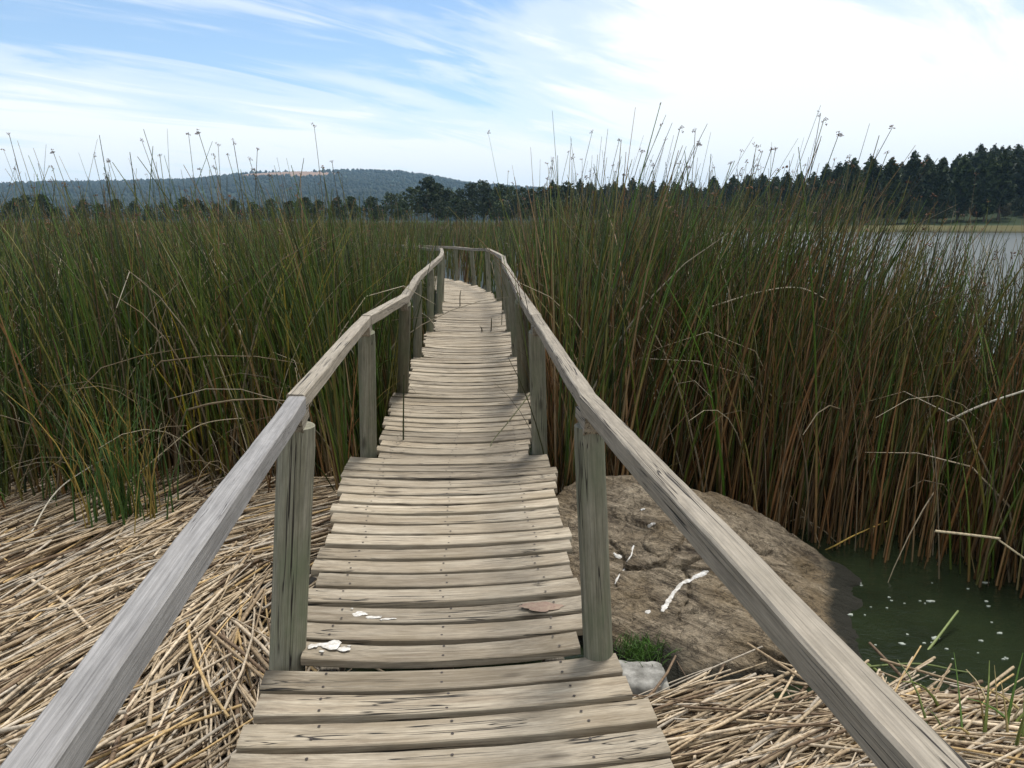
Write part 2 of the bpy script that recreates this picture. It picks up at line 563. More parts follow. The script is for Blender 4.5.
# past the nearest hundred, the rest of the planks are one part
planks_v = [p for p in planks]
rest = planks_v[96:]
bmj = bmesh.new()
for o, *_ in rest:
    tmp = o.data.copy(); tmp.transform(o.matrix_basis)
    bmj.from_mesh(tmp); bpy.data.meshes.remove(tmp)
    me = o.data; bpy.data.objects.remove(o); bpy.data.meshes.remove(me)
me = bpy.data.meshes.new('planking'); bmj.to_mesh(me); bmj.free()
pk = link('planking', me, None, walk); me.materials.clear(); me.materials.append(M['plank']); pk['kind'] = 'stuff'

# ------------------------------------------------------------------ boulder
def boulder_mesh(name, planes, p=34, sub=7, amp=0.05, seed=0.0):
    bm = bmesh.new()
    bmesh.ops.create_icosphere(bm, subdivisions=sub, radius=1)
    for v in bm.verts:
        n = v.co.normalized()
        s = 0.0
        for (mx, my, mz), d in planes:
            m_ = Vector((mx, my, mz)).normalized()
            q = n.dot(m_)
            if q > 0: s += (q / d) ** p
        r = s ** (-1 / p)
        pt = n * r
        q = pt + Vector((seed, seed * 2, 0))
        # strata run across the slab
        st = (q.x * 0.35 + q.y * 0.75 + q.z * 1.2)
        warp = mn.noise(q * 1.9) * 0.12
        lay = mn.noise(Vector(((st + warp) * 15, q.x * 1.2, 3.3)))
        lay = math.copysign(abs(lay) ** 0.6, lay)
        fin = mn.noise(Vector(((st + warp) * 44, q.x * 3.0, 8.1)))
        big = mn.fractal(q * 1.7, 1.0, 2.0, 4)
        med = mn.fractal(q * 6.0, 0.8, 2.0, 5)
        cr1 = abs(mn.noise(q * 2.3 + Vector((5, 1, 2)) + Vector((med, med, 0)) * 0.1))
        cr2 = abs(mn.noise(q * 4.1 + Vector((2, 7, 2))))
        face = mn.noise(Vector((math.floor((st + warp + med * .05) * 5) * 3.7, 0.4, 2.2)))
        crk = max(0, 1 - cr1 / 0.035) * 0.045 + max(0, 1 - cr2 / 0.03) * 0.018
        v.co = pt + n * (big * amp * 0.9 + (lay * 0.011 + fin * 0.005 + med * 0.017 + face * 0.042 - crk * 1.0) * (1 if sub > 5 else .3))
    me = bpy.data.meshes.new(name); bm.to_mesh(me); bm.free()
    for pl in me.polygons: pl.use_smooth = True
    return me


def rock_mat():
    m, nt, b = new_mat('grainy_rock')
    L = nt.links.new
    tc = nd(nt, 'ShaderNodeTexCoord'); v = tc.outputs['Object']
    lay = noise_n(nt, mapping(nt, mapping(nt, v, rot=(0.35, -0.35, 0.6)), (1.8, 5.5, 11)), 1.5, 7, 0.70, 0.7)
    big = noise_n(nt, v, 2.2, 5, 0.6)
    fine = noise_n(nt, v, 38, 5, 0.7)
    c = ramp(nt, lay, [(0.34, (0.060, 0.048, 0.037)), (0.46, (0.215, 0.182, 0.138)), (0.55, (0.32, 0.275, 0.212)), (0.70, (0.46, 0.41, 0.33))]).outputs[0]
    c = mixc(nt, ramp(nt, big, [(0.45, 0.0), (0.66, 0.65)]).outputs[0], c, (0.205, 0.155, 0.090))
    c = mixc(nt, 0.9, c, ramp(nt, fine, [(0.3, 0.45), (0.7, 1.4)]).outputs[0], 'MULTIPLY')
    vein = noise_n(nt, mapping(nt, v, (3, 5, 9), rot=(0.5, -0.25, 0.4)), 1.3, 6, 0.6, 1.2)
    vs_ = nd(nt, 'ShaderNodeMath', operation='SUBTRACT'); vs_.inputs[1].default_value = 0.5; L(vein, vs_.inputs[0])
    va = nd(nt, 'ShaderNodeMath', operation='ABSOLUTE'); L(vs_.outputs[0], va.inputs[0])
    c = mixc(nt, ramp(nt, va.outputs[0], [(0.0, 0.8), (0.022, 0.0)]).outputs[0], c, (0.035, 0.026, 0.018))
    c = mixc(nt, 1.0, c, (0.84, 0.79, 0.71), 'MULTIPLY')
    # wet, algae dark foot (a tide line of its own)
    sx = nd(nt, 'ShaderNodeSeparateXYZ'); L(v, sx.inputs[0])
    ad = nd(nt, 'ShaderNodeMath', operation='MULTIPLY_ADD'); ad.inputs[1].default_value = 0.22
    L(big, ad.inputs[0]); L(sx.outputs['Z'], ad.inputs[2])
    wet = ramp(nt, ad.outputs[0], [(0.255, 1.0), (0.30, 0.0)]).outputs[0]
    c = mixc(nt, wet, c, (0.022, 0.021, 0.014))
    L(c, b.inputs['Base Color'])
    b.inputs['Roughness'].default_value = 0.85; b.inputs['Specular IOR Level'].default_value = 0.25
    hm = nd(nt, 'ShaderNodeMath', operation='MULTIPLY_ADD'); hm.inputs[1].default_value = 1.6
    L(lay, hm.inputs[0]); L(fine, hm.inputs[2])
    bp = nd(nt, 'ShaderNodeBump'); bp.inputs['Strength'].default_value = 1.0; bp.inputs['Distance'].default_value = 0.03
    L(hm.outputs[0], bp.inputs['Height']); L(bp.outputs[0], b.inputs['Normal'])
    return m


M['rock'] = rock_mat()
bl_planes = [((.36, -.16, 1), .44), ((-.20, -.32, 1), .47), ((.9, -.25, .45), 1.02), ((1, -.1, .05), 1.20), ((.05, -1, -.05), 1.10), ((.10, -.85, .55), .90),
             ((-.5, -.85, .1), .98), ((-.7, -.6, .35), .85), ((0, 1, .5), .84), ((-1, 0, .1), .88), ((0, 0, -1), .5), ((.8, .6, .3), 1.0), ((-.6, .8, .2), .95)]
BC = Vector((1.02, 4.40, -0.64))
boulder = link('boulder', boulder_mesh('boulder', bl_planes), M['rock'])
boulder.location = BC
tag(boulder, 'big brown sloping boulder with white bird dropping streaks beside the boardwalk', 'boulder')


def rock_ray(px, py):
    """hit of a sight line on the boulder, in its local space"""
    cx, cy = (px - 512) / FPX, (384 - py) / FPX
    d = Vector((cx, CP + cy * SP, -SP + cy * CP)).normalized()
    bpy.context.view_layer.update()
    ok, p, n, _ = boulder.ray_cast(Vector((0, 0, EYE)) - BC, d)
    return (p, n) if ok else (None, None)


def streak(pts, w, name='bird_dropping'):
    V, F = [], []
    hits = [rock_ray(*p) for p in pts]
    hits = [h for h in hits if h[0] is not None]
    if len(hits) < 2: return
    P = [h[0] + h[1] * 0.004 for h in hits]
    # densify
    Q = []
    for a, b in zip(P[:-1], P[1:]):
        for t in np.linspace(0, 1, 8, endpoint=False): Q.append(a.lerp(b, t))
    Q.append(P[-1])
    for i, p in enumerate(Q):
        tn = (Q[min(i + 1, len(Q) - 1)] - Q[max(i - 1, 0)]).normalized()
        _, _, nn, _ = (lambda r: r)(boulder.closest_point_on_mesh(p))
        ok, cp, nn, _ = boulder.closest_point_on_mesh(p)
        sd = tn.cross(nn).normalized()
        ww = w * (0.55 + 0.8 * abs(mn.noise(Vector((i * 0.43, w * 99, 1))))) * (0.4 if i in (0, len(Q) - 1) else 1)
        for s in (-1, -0.4, 0.4, 1):
            ok, c2, n2, _ = boulder.closest_point_on_mesh(p + sd * ww * s + Vector((mn.noise(p * 40) * .004, 0, 0)))
            V.append(c2 + n2 * (0.0035 if abs(s) < 1 else 0.001))
    for i in range(len(Q) - 1):
        for j in range(3):
            F.append((i * 4 + j, i * 4 + j + 1, i * 4 + 5 + j, i * 4 + 4 + j))
    me = bpy.data.meshes.new(name); me.from_pydata(V, [], F); me.update()
    link(name, me, M['dropping'], boulder)


streak([(709, 571), (695, 577), (683, 583), (676, 590), (668, 602), (662, 612)], 0.016)
streak([(645, 613), (650, 611)], 0.014)
streak([(614, 553), (618, 557)], 0.02)
streak([(617, 558), (622, 556)], 0.018)
streak([(634, 545), (631, 556), (624, 570), (615, 584)], 0.006)
streak([(648, 527), (652, 524), (655, 523)], 0.012)
streak([(641, 510), (645, 509)], 0.010)

# small pale stone at the boulder's foot
stone = link('stone', boulder_mesh('stone', [((0, 0, 1), .10), ((1, 0, .2), .13), ((-1, 0, .3), .15), ((0, 1, .2), .12), ((0, -1, .3), .13), ((0, 0, -1), .1)], sub=4, amp=0.03, seed=4), None)
sm, snt, sb = new_mat('pale_grey_stone')
stc = nd(snt, 'ShaderNodeTexCoord')
snt.links.new(ramp(snt, noise_n(snt, stc.outputs['Object'], 14, 5, .7), [(0.35, (0.12, 0.115, 0.10)), (0.65, (0.34, 0.33, 0.30))]).outputs[0], sb.inputs['Base Color'])
sb.inputs['Roughness'].default_value = 0.9
stone.data.materials.append(sm)
stone.location = at(640, 690, -0.52)
tag(stone, 'small pale grey stone between the deck edge and the boulder foot', 'stone')

# ------------------------------------------------------------------ ground, water, hills
def px_of_az(az): return 512 + 816 * np.tan(az)


CREST_PX = [-900, -400, -150, 0, 60, 120, 200, 255, 300, 345, 400, 440, 475, 520, 560, 700, 900, 1400]
CREST_Y = [192, 188, 184, 183, 181, 179, 177, 173, 172, 172, 172, 177, 182, 185, 188, 195, 200, 202]


def terrain_h(r, az):
    azc = np.clip(az, -1.15, 1.15)
    px = px_of_az(azc)
    hill = (220 - np.interp(px, CREST_PX, CREST_Y)) / 816 * 3000 * np.cos(azc) + 1.6 - 12
    t = np.clip((r - 950) / 2050, 0, 1); t = t * t * (3 - 2 * t)
    t2 = np.clip((r - 3000) / 1500, 0, 1)
    h = hill * t * (1 - 0.5 * t2)
    shore = np.interp(px, [-200, 300, 560, 640, 720, 760, 1400], [150, 160, 175, 200, 186, 184, 190])
    s = np.clip((r - shore) / 14, 0, 1)
    h = h + (-1.6 + 2.3 * s)
    rise = np.interp(px, [600, 780, 900, 1000, 1200, 1600], [0.5, 1.5, 6.0, 11.0, 18, 24])
    s2 = np.clip((r - 206) / 120, 0, 1); s2 = s2 * s2 * (3 - 2 * s2)
    h = h + rise * s2 * (1 - np.clip((r - 420) / 800, 0, 1))
    return h


rs = np.concatenate([[0.0, 60, 120], np.arange(140, 240, 4), np.arange(240, 480, 12), np.arange(480, 1000, 60), np.arange(1000, 3600, 60), [3800, 4200, 4800, 6000]])
azs = np.concatenate([np.linspace(-math.pi, -0.75, 40, endpoint=False), np.linspace(-0.75, 0.75, 260, endpoint=False), np.linspace(0.75, math.pi, 40, endpoint=False)])
RRg, AZg = np.meshgrid(rs, azs, indexing='ij')
H = terrain_h(RRg, AZg)
nz = np.zeros_like(H)
for a in range(len(rs)):
    if rs[a] < 900: continue
    for b in range(len(azs)):
        x, y = rs[a] * math.sin(azs[b]), rs[a] * math.cos(azs[b])
        nz[a, b] = mn.fractal(Vector((x / 420, y / 420, 0)), 1.0, 2.0, 4) * 8 * min(1, (rs[a] - 900) / 900)
H = H + nz
H[RRg > 5500] = 40
V = np.stack([RRg * np.sin(AZg), RRg * np.cos(AZg), H], -1).reshape(-1, 3)
nA = len(azs)
F = []
for a in range(len(rs) - 1):
    for b in range(nA):
        F.append((a * nA + b, a * nA + (b + 1) % nA, (a + 1) * nA + (b + 1) % nA, (a + 1) * nA + b))
PX = px_of_az(np.clip(AZg, -1.15, 1.15))
pn = np.array([[mn.fractal(Vector((r_ * math.sin(a_) / 150, r_ * math.cos(a_) / 150, 4)), 1, 2, 4) for a_ in azs] for r_ in rs])


def field(lo_px, hi_px, lo_r, hi_r):
    """open hillside fields among the woods"""
    e = ((PX - (lo_px + hi_px) / 2) / ((hi_px - lo_px) / 2)) ** 2 + ((RRg - (lo_r + hi_r) / 2) / ((hi_r - lo_r) / 2)) ** 2
    return np.clip((1.0 + 0.7 * pn - e) * 4, 0, 1)[..., None]


Cg = np.zeros(V.shape[:1] + (3,)).reshape(len(rs), len(azs), 3) + np.array([0.024, 0.036, 0.016]) * (1 + 0.5 * pn[..., None])
Cg = np.where((H < 0.85)[..., None], np.array([0.070, 0.064, 0.028]) * (1 + .5 * pn[..., None]), Cg)
Cg = np.where(((H >= 0.85) & (RRg < 206))[..., None], np.array([0.036, 0.046, 0.018]), Cg)
Cg = np.where((H < -0.5)[..., None], np.array([0.02, 0.022, 0.014]), Cg)
F1, F2, F3 = field(240, 335, 2350, 2850), field(490, 560, 2400, 3050), field(70, 200, 2650, 2900)
Cg = Cg * (1 - F1) + np.array([0.26, 0.165, 0.105]) * F1
Cg = Cg * (1 - F2) + np.array([0.26, 0.22, 0.13]) * F2
Cg = Cg * (1 - F3 * .6) + np.array([0.20, 0.16, 0.11]) * F3 * .6
OPEN = np.maximum(np.maximum(F1, F2), F3)[..., 0]
me = np_mesh('ground', V, np.array(F)[:, ::-1], np.clip(Cg, 0, 1).reshape(-1, 3), smooth=True)
M['ground'] = attr_mat('hill_and_shore_ground', 0.95, 0.1)
g = link('ground', me, M['ground']); tag(g, kind='structure')


def water_mat():
    m, nt, b = new_mat('dark_green_water')
    L = nt.links.new
    tc = nd(nt, 'ShaderNodeTexCoord'); v = tc.outputs['Object']
    n = noise_n(nt, mapping(nt, v, (1.0, 1.7, 1)), 6.5, 4, 0.6, 0.4)
    bp = nd(nt, 'ShaderNodeBump'); bp.inputs['Strength'].default_value = 0.50; bp.inputs['Distance'].default_value = 0.09
    L(n, bp.inputs['Height']); L(bp.outputs[0], b.inputs['Normal'])
    c = ramp(nt, noise_n(nt, v, 1.3, 4, 0.6), [(0.35, (0.011, 0.016, 0.008)), (0.65, (0.018, 0.026, 0.012))]).outputs[0]
    L(c, b.inputs['Base Color'])
    sxw = nd(nt, 'ShaderNodeSeparateXYZ'); L(v, sxw.inputs[0])
    mw = nd(nt, 'ShaderNodeMapRange'); mw.inputs['From Min'].default_value = 7; mw.inputs['From Max'].default_value = 24      # sheltered among the reeds, choppy on the open lake
    mw.inputs['To Min'].default_value = 0.16; mw.inputs['To Max'].default_value = 0.04
    L(sxw.outputs['Y'], mw.inputs['Value']); L(mw.outputs[0], bp.inputs['Strength'])
    mr_r = nd(nt, 'ShaderNodeMapRange'); mr_r.inputs['From Min'].default_value = 9; mr_r.inputs['From Max'].default_value = 24
    mr_r.inputs['To Min'].default_value = 0.08; mr_r.inputs['To Max'].default_value = 0.36
    L(sxw.outputs['Y'], mr_r.inputs['Value']); L(mr_r.outputs[0], b.inputs['Roughness'])
    b.inputs['IOR'].default_value = 1.33
    return m


M['water'] = water_mat()
wr = np.array([0.01, 3, 8, 20, 50, 100, 170, 260, 420])
wa = np.linspace(-math.pi, math.pi, 96, endpoint=False)
WRg, WAg = np.meshgrid(wr, wa, indexing='ij')
V = np.stack([WRg * np.sin(WAg), WRg * np.cos(WAg), np.full_like(WRg, WATER)], -1).reshape(-1, 3)
F = [(a * 96 + b, a * 96 + (b + 1) % 96, (a + 1) * 96 + (b + 1) % 96, (a + 1) * 96 + b) for a in range(len(wr) - 1) for b in range(96)]
lake = link('lake_water', np_mesh('lake_water', V, np.array(F)[:, ::-1]), M['water']); tag(lake, kind='structure')

# muddy bank under the fallen reeds
def bank(name, poly, z0=-0.535, hump=0.05):
    xs = np.linspace(min(p[0] for p in poly), max(p[0] for p in poly), 50)
    ys = np.linspace(min(p[1] for p in poly), max(p[1] for p in poly), 50)
    XX, YY = np.meshgrid(xs, ys, indexing='ij')
    d = poly_depth(XX, YY, poly)
    Z = np.empty_like(XX)
    for a in range(50):
        for b in range(50):
            Z[a, b] = WATER - 0.06 + min(0.10, max(-0.5, d[a, b]) * 0.35) + mn.fractal(Vector((xs[a] * 2.2, ys[b] * 2.2, 1)), 1, 2, 4) * 0.03
    V = np.stack([XX, YY, Z], -1).reshape(-1, 3)
    F = [(a * 50 + b, a * 50 + b + 1, (a + 1) * 50 + b + 1, (a + 1) * 50 + b) for a in range(49) for b in range(49)]
    o = link(name, np_mesh(name, V, np.array(F)[:, ::-1], smooth=True), M['mud'])
    tag(o, kind='structure')
    return o


def poly_depth(X, Y, poly):
    """signed distance to a polygon, positive inside"""
    inside = np.zeros(np.shape(X), bool); d = np.full(np.shape(X), 1e9)
    n = len(poly)
    for i in range(n):
        (x0, y0), (x1, y1) = poly[i], poly[(i + 1) % n]
        cond = ((y0 > Y) != (y1 > Y)) & (X < (x1 - x0) * (Y - y0) / (y1 - y0 + 1e-12) + x0)
        inside ^= cond
        ex, ey = x1 - x0, y1 - y0
        t = np.clip(((X - x0) * ex + (Y - y0) * ey) / (ex * ex + ey * ey), 0, 1)
        d = np.minimum(d, np.hypot(X - x0 - t * ex, Y - y0 - t * ey))
    return np.where(inside, d, -d)


M['mud'] = flat_mat('dark_wet_mud', (0.018, 0.017, 0.015), 0.35, 0.5, 6, (0.045, 0.042, 0.036))
LEFT_BANK = [(-7.5, 0.6), (-0.2, 0.6), (-0.6, 2.5), (-0.75, 6.2), (-2.2, 6.6), (-7.5, 6.4)]
RIGHT_BANK = [(0.1, 0.6), (5.0, 0.6), (3.2, 2.6), (2.4, 2.95), (1.75, 3.05), (1.0, 3.4), (0.1, 3.8)]
bank('mud_bank', LEFT_BANK); bank('mud_bank', RIGHT_BANK)

# ------------------------------------------------------------------ dead reed litter
def litter(name, poly, n, direction, label, seed, spread=0.22, thick=0.13, lmin=0.35, lmax=1.25, zlo=WATER + .01):
    g = np.random.default_rng(seed)
    xs = np.array([p[0] for p in poly]); ys = np.array([p[1] for p in poly])
    P = []
    while len(P) < n:
        x, y = g.uniform(xs.min(), xs.max()), g.uniform(ys.min(), ys.max())
        P.append((x, y))
        if len(P) == n:
            A = np.array(P)
            dd = poly_depth(A[:, 0], A[:, 1], poly)
            gapn = np.array([mn.noise(Vector((a[0] * 1.1 + seed, a[1] * 1.1, seed))) for a in A])
            keep = (dd > -0.06) & (gapn > -0.34)
            P = [tuple(a) for a in A[keep]]
    A = np.array(P)
    N = len(A)
    ang = np.array([direction(x, y) for x, y in P]) + g.normal(0, spread, N) + (g.random(N) < 0.10) * g.normal(0, 0.9, N)
    L = g.uniform(lmin, lmax, N)
    lay = g.random(N)
    hum = np.array([mn.fractal(Vector((x * 1.3, y * 1.3, 2)), 1, 2, 3) for x, y in P]) * 0.05
    z = zlo + 0.03 + lay * thick + hum
    tilt = g.normal(0, 0.045, N)
    K = 5
    t = np.linspace(-.5, .5, K)
    bow = g.normal(0, 0.05, N)
    dx, dy = np.cos(ang), np.sin(ang)
    X = A[:, 0, None] + dx[:, None] * t * L[:, None] - dy[:, None] * bow[:, None] * (t ** 2) * L[:, None] * 2
    Y = A[:, 1, None] + dy[:, None] * t * L[:, None] + dx[:, None] * bow[:, None] * (t ** 2) * L[:, None] * 2
    Z = z[:, None] + tilt[:, None] * t * L[:, None] - np.abs(g.normal(0, .04, N))[:, None] * (t ** 2) * L[:, None]
    Pn = np.stack([X, Y, Z], -1)
    rad = ((0.0034 + 0.0062 * g.random(N) ** 1.5) * (0.86 if seed == 22 else 1))[:, None] * (1 + 0.25 * t[None, :] * g.choice([-1, 1], N)[:, None])
    U = np.stack([-dy, dx, np.zeros(N)], -1)
    pal = np.array([(0.46, 0.37, 0.24), (0.58, 0.49, 0.35), (0.36, 0.275, 0.17), (0.47, 0.42, 0.33), (0.17, 0.12, 0.075), (0.50, 0.36, 0.17)])
    c = pal[g.choice(len(pal), N, p=[.28, .22, .2, .14, .1, .06])] * g.uniform(.75, 1.15, N)[:, None]
    c = c * np.array([0.86, 0.83, 0.83])
    c *= (0.55 + 0.5 * lay)[:, None] ** 0.5        # stalks lower in the mat get a darker colour
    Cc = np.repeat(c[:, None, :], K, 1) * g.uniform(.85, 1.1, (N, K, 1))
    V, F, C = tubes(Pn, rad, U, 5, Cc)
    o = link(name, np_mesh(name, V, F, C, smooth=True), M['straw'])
    tag(o, label, 'dead reeds', kind='stuff')
    return o


def dir_left(x, y):
    d = math.hypot(x + 1.05, y - 3.3)
    a = R(76) + 0.30 * mn.noise(Vector((x * .7, y * .7, 5)))
    if d < 0.75: a += R(62) * (1 - d / 0.75) ** .6
    if y > 4.6 and x > -1.9: a -= R(45)
    if y < 2.9 and x > -2.2: a -= R(32)
    return a


def dir_right(x, y):
    return R(33) + 0.3 * mn.noise(Vector((x * .9, y * .9, 8))) + (R(-45) if (x > 1.6 and y > 2.6 and mn.noise(Vector((x * 3, y * 3, 1))) > 0.0) else 0)


litter('dead_reeds', [(-6.5, 0.7), (-0.55, 0.7), (-0.98, 2.6), (-1.05, 3.2), (-1.12, 5.9), (-2.3, 6.15), (-6.5, 5.9)], 9000, dir_left,
       'mat of flattened straw coloured dead reeds left of the boardwalk', 21, lmin=.5, lmax=1.5, spread=.15)
litter('dead_reeds', [(0.58, 0.7), (4.4, 0.7), (3.0, 2.65), (2.2, 3.05), (1.75, 3.12), (1.35, 2.95), (0.95, 3.0), (0.55, 3.22)], 5600, dir_right,
       'flattened straw coloured dead reeds between the boulder and the right rail', 22, spread=0.2, thick=0.12, lmin=.5, lmax=1.3)

# ------------------------------------------------------------------ reed beds
def reed_curves(bx, by, Lh, az, lean0, lean1, kink, tk, K, zb=WATER - 0.15):
    """centre lines of stems growing out of the water"""
    N = len(bx)
    t = np.linspace(0, 1, K)
    phi = lean0[:, None] + lean1[:, None] * t[None, :] ** 1.6 + kink[:, None] * (t[None, :] > tk[:, None])
    ds = Lh[:, None] / (K - 1)
    pm = 0.5 * (phi[:, 1:] + phi[:, :-1])
    hor = np.concatenate([np.zeros((N, 1)), np.cumsum(np.sin(pm) * ds, 1)], 1)
    ver = np.concatenate([np.zeros((N, 1)), np.cumsum(np.cos(pm) * ds, 1)], 1)
    X = bx[:, None] + hor * np.cos(az)[:, None]
    Y = by[:, None] + hor * np.sin(az)[:, None]
    Z = zb + ver
    U = np.stack([-np.sin(az), np.cos(az), np.zeros(N)], -1)
    return np.stack([X, Y, Z], -1), U


def vnoise(x, y, s, off):
    return np.array([mn.noise(Vector((a * s + off, b * s, off))) for a, b in zip(x, y)])


def spikelets(tips, size, seed):
    """drooping brown spikelet clusters at stem tips -> V,F"""
    g = np.random.default_rng(seed)
    n = 7
    N = len(tips)
    d = g.normal(0, 1, (N, n, 3)); d[:, :, 2] = d[:, :, 2] * 0.7 - 0.1
    d /= np.linalg.norm(d, axis=2, keepdims=True)
    L = g.uniform(.6, 1.3, (N, n, 1)) * size[:, None, None]
    a = tips[:, None, :] + d * L * 0.35
    b = tips[:, None, :] + d * L
    P = np.stack([a, (a + b) / 2, b], 2).reshape(N * n, 3, 3)
    rad = np.tile(np.array([0.25, 1.0, 0.2]), (N * n, 1)) * (np.repeat(size, n)[:, None] * 0.17)
    dd = d.reshape(-1, 3)
    U = np.cross(dd, np.array([0.3, 0.5, 0.8])); U /= np.linalg.norm(U, axis=1, keepdims=True) + 1e-9
    pal = np.array([(0.11, 0.045, 0.018), (0.07, 0.032, 0.016), (0.19, 0.08, 0.028), (0.09, 0.052, 0.03)])
    c = np.repeat(pal[g.choice(4, N)], n, 0)
    return tubes(P, rad, U, 4, np.repeat(c[:, None, :], 3, 1))


GREEN = np.array([(0.040, 0.068, 0.010), (0.058, 0.096, 0.011), (0.024, 0.040, 0.008), (0.100, 0.132, 0.018), (0.056, 0.060, 0.014), (0.155, 0.140, 0.030), (0.066, 0.130, 0.014)])
BROWN = np.array([(0.185, 0.098, 0.036), (0.245, 0.145, 0.062), (0.095, 0.055, 0.024), (0.31, 0.21, 0.105), (0.215, 0.105, 0.038)])
STRAWC = np.array([(0.24, 0.19, 0.12), (0.17, 0.13, 0.075), (0.34, 0.29, 0.20)])


def reed_bed(pts, seed, lean_az, lean_mean, brown, width_scale=1.0, K=8, S=3, hmean=2.42, hsd=0.2, dead=0.07, flowers=0.16, hvar=0.25, low=0.0, tan=0.10):
    g = np.random.default_rng(seed)
    bx, by = pts[:, 0], pts[:, 1]
    N = len(bx)
    hn = vnoise(bx, by, 0.55, seed)
    Lh = hmean - low * np.clip((bx / np.maximum(by, 1) - 0.36) / 0.16, 0, 1) + hvar * hn + g.normal(0, hsd, N) + (g.random(N) < 0.05) * g.uniform(0.05, 0.30, N)
    short = g.random(N) < 0.22
    Lh = np.where(short, Lh * g.uniform(.45, .85, N), Lh)
    az = lean_az + g.normal(0, 1.1, N) + 0.6 * vnoise(bx, by, 0.8, seed + 3)
    lean_mean = lean_mean * (1 + 0.9 * vnoise(bx, by, 0.75, seed + 21))
    lean0 = np.abs(g.normal(lean_mean * 0.5, 0.05, N))
    lean1 = np.abs(g.normal(lean_mean * 0.9, 0.20, N))
    isdead = (g.random(N) < dead) & ((walk_dist(bx, by) > 1.35) | (g.random(N) < .12))
    kink = np.where(isdead & (g.random(N) < .28), g.uniform(0.6, 1.7, N), 0)
    tk = g.uniform(.3, .8, N)
    lean1 = np.where(isdead, lean1 + g.uniform(0.2, 0.9, N), lean1)
    az = np.where(isdead, g.uniform(0, 6.28, N), az)
    P, U = reed_curves(bx, by, Lh + 0.15, az, lean0, lean1, kink, tk, K)
    r0 = (0.0040 + 0.0075 * g.random(N) ** 1.6) * width_scale
    t = np.linspace(0, 1, K)
    rad = r0[:, None] * (1 - 0.80 * t[None, :] ** 1.3)
    gc = 0.86 * GREEN[g.choice(len(GREEN), N)] * (g.uniform(.6, 1.4, N) * (1 + .35 * vnoise(bx, by, 0.7, seed + 5)))[:, None]
    bc = BROWN[g.choice(len(BROWN), N)] * (0.35 + 0.85 * g.random(N) ** 1.3)[:, None]
    sc_ = STRAWC[g.choice(len(STRAWC), N)] * g.uniform(.6, 1.1, N)[:, None]
    bl = np.clip(brown * 2 * g.random(N) + 0.5 * vnoise(bx, by, 0.9, seed + 9), 0, 1.0)      # height up to which the stem has browned
    bl = np.where(g.random(N) < tan, 1.6, bl)       # stems that have died standing
    mixf = np.clip((bl[:, None] - t[None, :]) * 4 + 0.2, 0, 1)[..., None]
    tipb = np.clip((t[None, :] - 0.86) * 5, 0, 0.7)[..., None] * (g.random(N) < .35)[:, None, None]
    C = gc[:, None, :] * (1 - mixf) + bc[:, None, :] * mixf
    C = C * (1 - tipb) + bc[:, None, :] * tipb
    C = np.where(isdead[:, None, None], sc_[:, None, :], C)
    parts = [tubes(P, rad, U, S, C)]
    if flowers:
        f = (g.random(N) < flowers) & ~isdead & ~short
        if f.sum():
            parts.append(spikelets(P[f, -1], g.uniform(.012, .028, f.sum()) * (0.6 + 0.4 * width_scale), seed + 1))
    return parts


def in_frame(x, y, margin=0.12, extra=0.8):
    return (np.abs(x) < (0.64 + margin) * y + extra) & (y > 2)


def sprinkle(n, r0, r1, seed, half=0.80):
    g = np.random.default_rng(seed)
    r = np.sqrt(g.uniform(r0 ** 2, r1 ** 2, n)); a = g.uniform(-half, half, n)
    return np.stack([r * np.sin(a), r * np.cos(a)], -1)


def left_ok(p):
    x, y = p[:, 0], p[:, 1]
    cx = np.interp(y, [s[0] for s in ST], [s[1] for s in ST])
    near = np.interp(x, [-9, -4.5, -3.2, -2.2, -1.4, -1.0], [5.5, 5.4, 5.45, 5.75, 5.9, 5.2])
    wob = 0.25 * vnoise(x, y, 1.7, 4.0)
    return (x < cx) & (y > near + wob) & (walk_dist(x, y) > 0.72)


def right_ok(p):
    x, y = p[:, 0], p[:, 1]
    cx = np.interp(y, [s[0] for s in ST], [s[1] for s in ST])
    near = np.interp(x, [0.2, 0.6, 1.2, 1.7, 2.1, 2.9, 6], [5.0, 5.35, 5.55, 5.35, 5.0, 4.35, 3.6])
    far_x = np.interp(y, [0, 7.5, 8.3, 9, 20, 45, 90, 150], [12, 12, 3.9, 3.3, 5.0, 10.5, 19, 30])
    wob = 0.3 * vnoise(x, y, 1.4, 14.0)
    return (x > cx) & (y > near + wob) & (x < far_x + wob * 2) & (walk_dist(x, y) > 0.72)


def clumped(p, seed, strength=0.8, s=1.1):
    """reeds stand in clumps"""
    g = np.random.default_rng(seed)
    n = vnoise(p[:, 0], p[:, 1], s, seed + .5) + 0.5 * vnoise(p[:, 0], p[:, 1], s * 2.7, seed + 1.5)
    return g.random(len(p)) < np.clip(0.62 + strength * n, 0.12, 1)


def both(n, r0, r1, seed, clump=0.8):
    p = sprinkle(n, r0, r1, seed)
    p = p[in_frame(p[:, 0], p[:, 1])]
    if clump: p = p[clumped(p, seed, clump)]
    return p[left_ok(p)], p[right_ok(p)]


LA, RA_ = R(170), R(15)
nl, nr = both(19000, 3.8, 9.0, 101)
